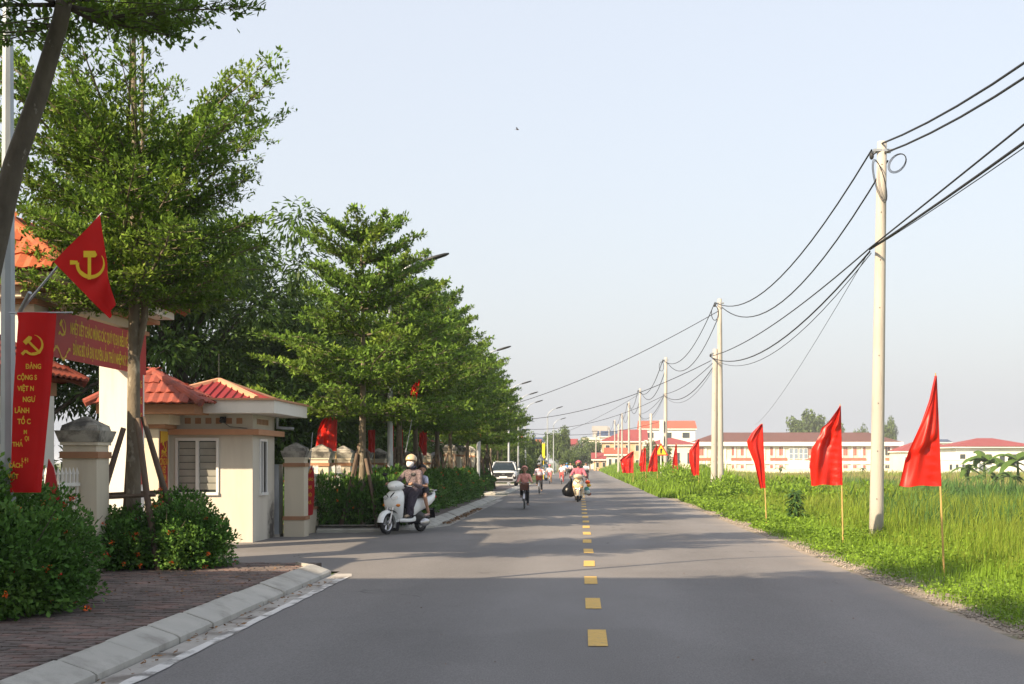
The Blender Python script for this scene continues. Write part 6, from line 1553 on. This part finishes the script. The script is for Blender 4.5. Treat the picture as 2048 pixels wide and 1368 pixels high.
kid = person(loc, hd, bn, {'shirt': cl('pale_blue', (.52, .54, .68)), 'shorts': cl('black_short', (.02, .02, .026)), 'skin': M['skin'], 'shoe': cl('sandal_pink', (.5, .36, .32))}, 'child in pale blue shirt and dark shorts seated behind the scooter rider', .0085, SK)
shell(kid, 'hair', hc + Vector((-.004, 0, .03)), (.108, .102, .10), M['hair'], (1.25, 2.35), fw)
eyes(kid, hc, fw, .92)

# --- beige scooter with black bag --------------------------------------------------
loc = Vector((-.03, 52.7, .015)); hd = -math.pi/2 - .03
sc2 = scooter(loc, hd, 'beige_paint', 'beige motor scooter loaded with bags riding toward the camera at the centre line')
bn, hc, nk = rider_bones(jacket='pink', legs='trouser')
bn += head_bones(hc, (1, 0, 0), 1.0, 'skin', nk)
pk = cl('rose_jacket', (.52, .14, .19))
p_ = person(loc, hd, bn, {'pink': pk, 'trouser': cl('dark_trouser', (.03, .028, .032)), 'skin': M['skin'], 'shoe': M['blackplastic']}, 'rider in pink hooded jacket and black mask on the beige scooter', .012, 1.0)
shell(p_, 'hood', hc + Vector((-.02, 0, .03)), (.135, .13, .135), pk, (1.05, 2.4)); eyes(p_, hc, (1, 0, 0))
b = MB(); b.ellipsoid(hc + Vector((.055, 0, -.03)), (.062, .075, .065)); b.build('face_mask', M['blackplastic'], p_, smooth=True)
b = MB(); b.ellipsoid(hc + Vector((.06, 0, .035)), (.045, .07, .022)); b.build('sunglasses', M['glass'], p_, smooth=True)
bagm = pm('black_bag_plastic', (.012, .012, .013), .3, .2, 8, bump=.8, bscale=9)
b = MB(); rings = []
for z, r1, r2 in ((.20, .10, .12), (.26, .20, .24), (.40, .235, .28), (.56, .20, .22), (.72, .12, .12), (.86, .05, .05), (.95, .07, .04)):
    rings.append([Vector((r2*math.cos(a)*(1+.08*math.sin(3*a+z*9)), r1*math.sin(a)*(1+.1*math.sin(4*a+z*7)), z)) for a in np.linspace(0, 6.283, 17)[:-1]])
b.loft(rings); o = smooth_by_angle(b.build('plastic_bag', bagm, None, loc=loc + Vector((-.47, -.55, 0))), 80); o.rotation_euler = (0, .18, 0); tag(o, 'bulging black plastic bag hanging beside the beige scooter', 'bag')
bun = empty('toy_bundle', loc + Vector((.36, -.5, .15))); tag(bun, 'bundle of orange, yellow and teal toy packets hanging on the beige scooter', 'bag')
for k, (cc, z, s_) in enumerate([((.75, .10, .02), .62, .10), ((.75, .45, .04), .50, .09), ((.10, .42, .36), .36, .11), ((.5, .55, .5), .22, .12), ((.30, .12, .08), .16, .10), ((.12, .35, .42), .28, .08)]):
    b = MB(); b.ellipsoid((.05*math.sin(k*2), .05*math.cos(k*3), z), (s_, s_*.7, s_*.8), 8, 6); b.build('packet', pm('packet%d' % k, cc, .35, .2, 9), bun, smooth=False)
b = MB(); b.tube([(0, 0, .7), (-.05, 0, .9)], .008, 5); b.build('string', M['whitemetal'], bun)

# --- cyclists ----------------------------------------------------------------------
def cyclist(loc, hd, label, blabel, top, leg, s=.93, headwear=None, hw_col=None, bike_col=(.02, .02, .022), basket=(.16, .055, .035), mask=None, lean=.0, sleeve=None, vox=.013, shoe=(.3, .2, .15), bike=True):
    if bike: bicycle(loc, hd, blabel, bike_col, basket, s)
    pel = Vector((.20, 0, .88)); ch = Vector((.30+lean, 0, 1.17)); nk = Vector((.34+lean*1.2, 0, 1.35)); hc = Vector((.38+lean*1.4, 0, 1.48))
    sl = 'skin' if sleeve == 'short' else 'top'
    bn = [('leg', pel + Vector((0, .06, 0)), pel - Vector((0, .06, 0)), .115, .115), ('top', pel + Vector((0, 0, .05)), pel.lerp(ch, .6), .125, .125), ('top', pel.lerp(ch, .5) + Vector((0, .05, 0)), ch + Vector((0, .06, .05)), .105, .10), ('top', pel.lerp(ch, .5) - Vector((0, .05, 0)), ch + Vector((0, -.06, .05)), .105, .10),
          ('top', ch + Vector((0, .12, .09)), ch + Vector((0, -.12, .09)), .07, .07), ('top', ch + Vector((0, 0, .07)), nk, .085, .055)]
    for q, kn, an in ((1, Vector((.52, .11, .62)), Vector((.36, .12, .23))), (-1, Vector((.58, -.11, .80)), Vector((.46, -.12, .53)))):
        sh = ch + Vector((0, .165*q, .09)); el = Vector((.42, .27*q, 1.0)); wr = Vector((.58, .275*q, 1.01))
        bn += [('top', sh, sh.lerp(el, .5), .06, .056), (sl, sh.lerp(el, .5), el, .05 if sl == 'top' else .04, .045 if sl == 'top' else .036), (sl, el, wr, .045 if sl == 'top' else .035, .032)] + hand_bones(wr, el, q, (0, 1, 0))
        bn += [('leg', pel + Vector((.02, .085*q, -.02)), kn, .092, .068), ('leg', kn, an, .066, .052), ('shoe', an - Vector((.0, 0, .05)), an + Vector((.13, 0, -.07)), .034, .03)]
    bn += head_bones(hc, (1, 0, -.03), 1.0, 'skin', nk)
    p_ = person(loc, hd, bn, {'top': top, 'leg': leg, 'skin': M['skin'], 'shoe': cl('shoe%d' % int(shoe[0]*100), shoe)}, label, vox, s)
    eyes(p_, hc, (1, 0, 0))
    if headwear == 'hood': shell(p_, 'hood', hc + Vector((-.015, 0, .03)), (.125, .12, .125), hw_col, (1.0, 2.4)); shell(p_, 'hair', hc + Vector((0, 0, .03)), (.10, .10, .10), M['hair'], (1.15, 1.7))
    elif headwear == 'hair': shell(p_, 'hair', hc + Vector((-.008, 0, .028)), (.112, .108, .108), M['hair'], (1.15, 2.3))
    elif headwear == 'cap':
        shell(p_, 'cap', hc + Vector((-.004, 0, .03)), (.116, .112, .115), hw_col, (1.3, 1.7))
        b = MB(); b.loft([[hc + Vector((.09, .08*math.sin(a), .06)) + Vector((.09*math.cos(a)*t, 0, -.02*t)) for a in np.linspace(-1.4, 1.4, 7)] for t in (0, 1)], cap=False, closed=False); b.build('brim', hw_col, p_); shell(p_, 'hair', hc + Vector((-.01, 0, .02)), (.106, .104, .10), M['hair'], (.9, 2.2))
    elif headwear == 'helmet': shell(p_, 'helmet', hc + Vector((-.005, 0, .04)), (.132, .12, .125), hw_col, (1.4, 1.95))
    if mask: b = MB(); b.ellipsoid(hc + Vector((.055, 0, -.035)), (.06, .07, .06)); b.build('face_mask', mask, p_, smooth=True)
    return p_
def bike_at(px_, py_, s=.93):
    g = G(px_, py_); return Vector((g.x, g.y + 1.36*s, .012))
dn = -math.pi/2
coral = cl('coral', (.86, .39, .33)); blk = cl('black', (.018, .018, .02)); wht = cl('white_shirt', (.70, .68, .70)); red_ = cl('pinkred', (.55, .12, .12))
cyclist(bike_at(1046.5, 1020, .9), dn + .02, 'cyclist in coral hooded jacket and black trousers, nearest on a bicycle', 'bicycle with brown front basket ridden by the coral jacket cyclist', coral, blk, .90, 'hood', coral, basket=(.20, .09, .06), vox=.011)
cyclist(bike_at(1077.6, 988.7), dn, 'cyclist in white patterned top with dark face cover, behind the coral cyclist', 'bicycle with red brown basket behind the coral cyclist', pm('cloth_white_print', (.62, .56, .66), .85, .2, 14, col2=(.5, .2, .16), c2scale=7, c2lo=.56, c2hi=.62), blk, .95, 'helmet', pm('grey_helmet', (.22, .25, .28), .4, .05, 5), (.5, .5, .5), (.22, .06, .045), M['blackplastic'])
cyclist(bike_at(1098.8, 969), dn, 'child cyclist in white shirt and pink cap', 'small bicycle with pink basket ridden by the pink cap child', wht, cl('tan_trouser', (.42, .24, .13)), .88, 'cap', cl('pinkcap', (.7, .18, .24)), (.5, .12, .12), (.60, .22, .24), sleeve='short')
cyclist(bike_at(1123, 969), dn, 'bareheaded cyclist in white shirt with a coral basket', 'bicycle with coral basket in the middle of the left lane', wht, red_, .9, 'hair', None, (.5, .1, .12), (.58, .15, .13), sleeve='short')
cyclist(bike_at(1128.5, 956), dn, 'distant cyclist in white close behind the coral basket bicycle', 'distant bicycle close behind the coral basket bicycle', wht, blk, .9, 'hair', None, (.3, .3, .3), (.3, .3, .32), sleeve='short', vox=.016)
cyclist(bike_at(1133.5, 953), dn, 'distant cyclist in bright blue jacket and cap', 'distant bicycle of the blue jacket rider', cl('brightblue', (.06, .24, .62)), blk, .92, 'cap', cl('bluecap', (.06, .3, .6)), (.1, .1, .1), (.12, .12, .13), vox=.016)
cyclist(bike_at(1172, 967), dn + .05, 'cyclist in white shirt behind the beige scooter on its far side', 'bicycle behind the beige scooter on its far side', wht, blk, .98, 'cap', cl('darkcap', (.05, .05, .06)), (.1, .1, .1), (.05, .05, .055), sleeve='short', vox=.016)
cyclist(bike_at(1141, 958), dn, 'distant cyclist with bowed head left of the beige scooter', 'distant bicycle left of the beige scooter', cl('palepink', (.62, .46, .46)), blk, .95, 'hair', None, (.05, .05, .05), (.06, .06, .06), vox=.016)
# scooter rider in grey-blue cape beyond
loc = Vector((-2.85, 112, .015))
scooter(loc, dn, 'pearl', 'distant pale scooter behind the white patterned cyclist')
bn, hc, nk = rider_bones(jacket='cape', legs='cape', skirt=True); bn += head_bones(hc, (1, 0, 0), 1, 'skin', nk)
p_ = person(loc, dn, bn, {'cape': cl('cape', (.16, .22, .26)), 'skin': M['skin'], 'shoe': M['blackplastic']}, 'distant scooter rider in grey blue cape and helmet', .016, 1.05); shell(p_, 'helmet', hc + Vector((0, 0, .04)), (.135, .12, .13), pm('grey_helmet2', (.35, .4, .45), .4, .05, 5), (1.5, 2.0))
tb_ = MB(); tb_.box(-.25, .25, -.2, .2, 0, .5); o = tb_.build('red_crate', red_, None, loc=(P(1180, 945, 101).x, 101.6, .9)); 
bpy.data.objects.remove(o)

# --- parked car --------------------------------------------------------------------
car((-5.0, 86.3, .02), dn + .03, 'white compact sport utility car parked facing the road on the side entry')
# bird
bd = P(1035, 259, 60)
b = MB(); b.ellipsoid((0, 0, 0), (.12, .045, .045), 8, 6); b.add([(.04, .03, .02), (-.06, .03, .02), (-.12, .34, .07), (-.02, .30, .09)], [(0,1,2,3)]); b.add([(.04, -.03, .02), (-.06, -.03, .02), (-.12, -.34, .07), (-.02, -.30, .09)], [(3,2,1,0)]); b.add([(-.1, .02, 0), (-.1, -.02, 0), (-.22, -.04, 0), (-.22, .04, 0)], [(0,1,2,3)])
o = b.build('bird', pm('dark_bird', (.12, .10, .10), .8), None, loc=bd); o.scale = (.6,)*3; tag(o, 'tiny dark bird flying in the open sky', 'bird')

# ------------------------------------------------------------------ humid air
hz = bpy.data.materials.new('haze_air'); hz.use_nodes = True; hn = hz.node_tree.nodes; hn.remove(hn['Principled BSDF'])
pv = hn.new('ShaderNodeVolumePrincipled'); pv.inputs['Color'].default_value = (.86, .92, 1.0, 1); pv.inputs['Density'].default_value = 0.00045; pv.inputs['Anisotropy'].default_value = 0.0
hz.node_tree.links.new(pv.outputs[0], hn['Material Output'].inputs['Volume'])
b = MB(); b.box(-1900, 1900, -130, 3600, -2.2, 12.5); tag(b.build('haze', hz), 'thin humid haze over the fields and village', 'haze', kind='stuff')
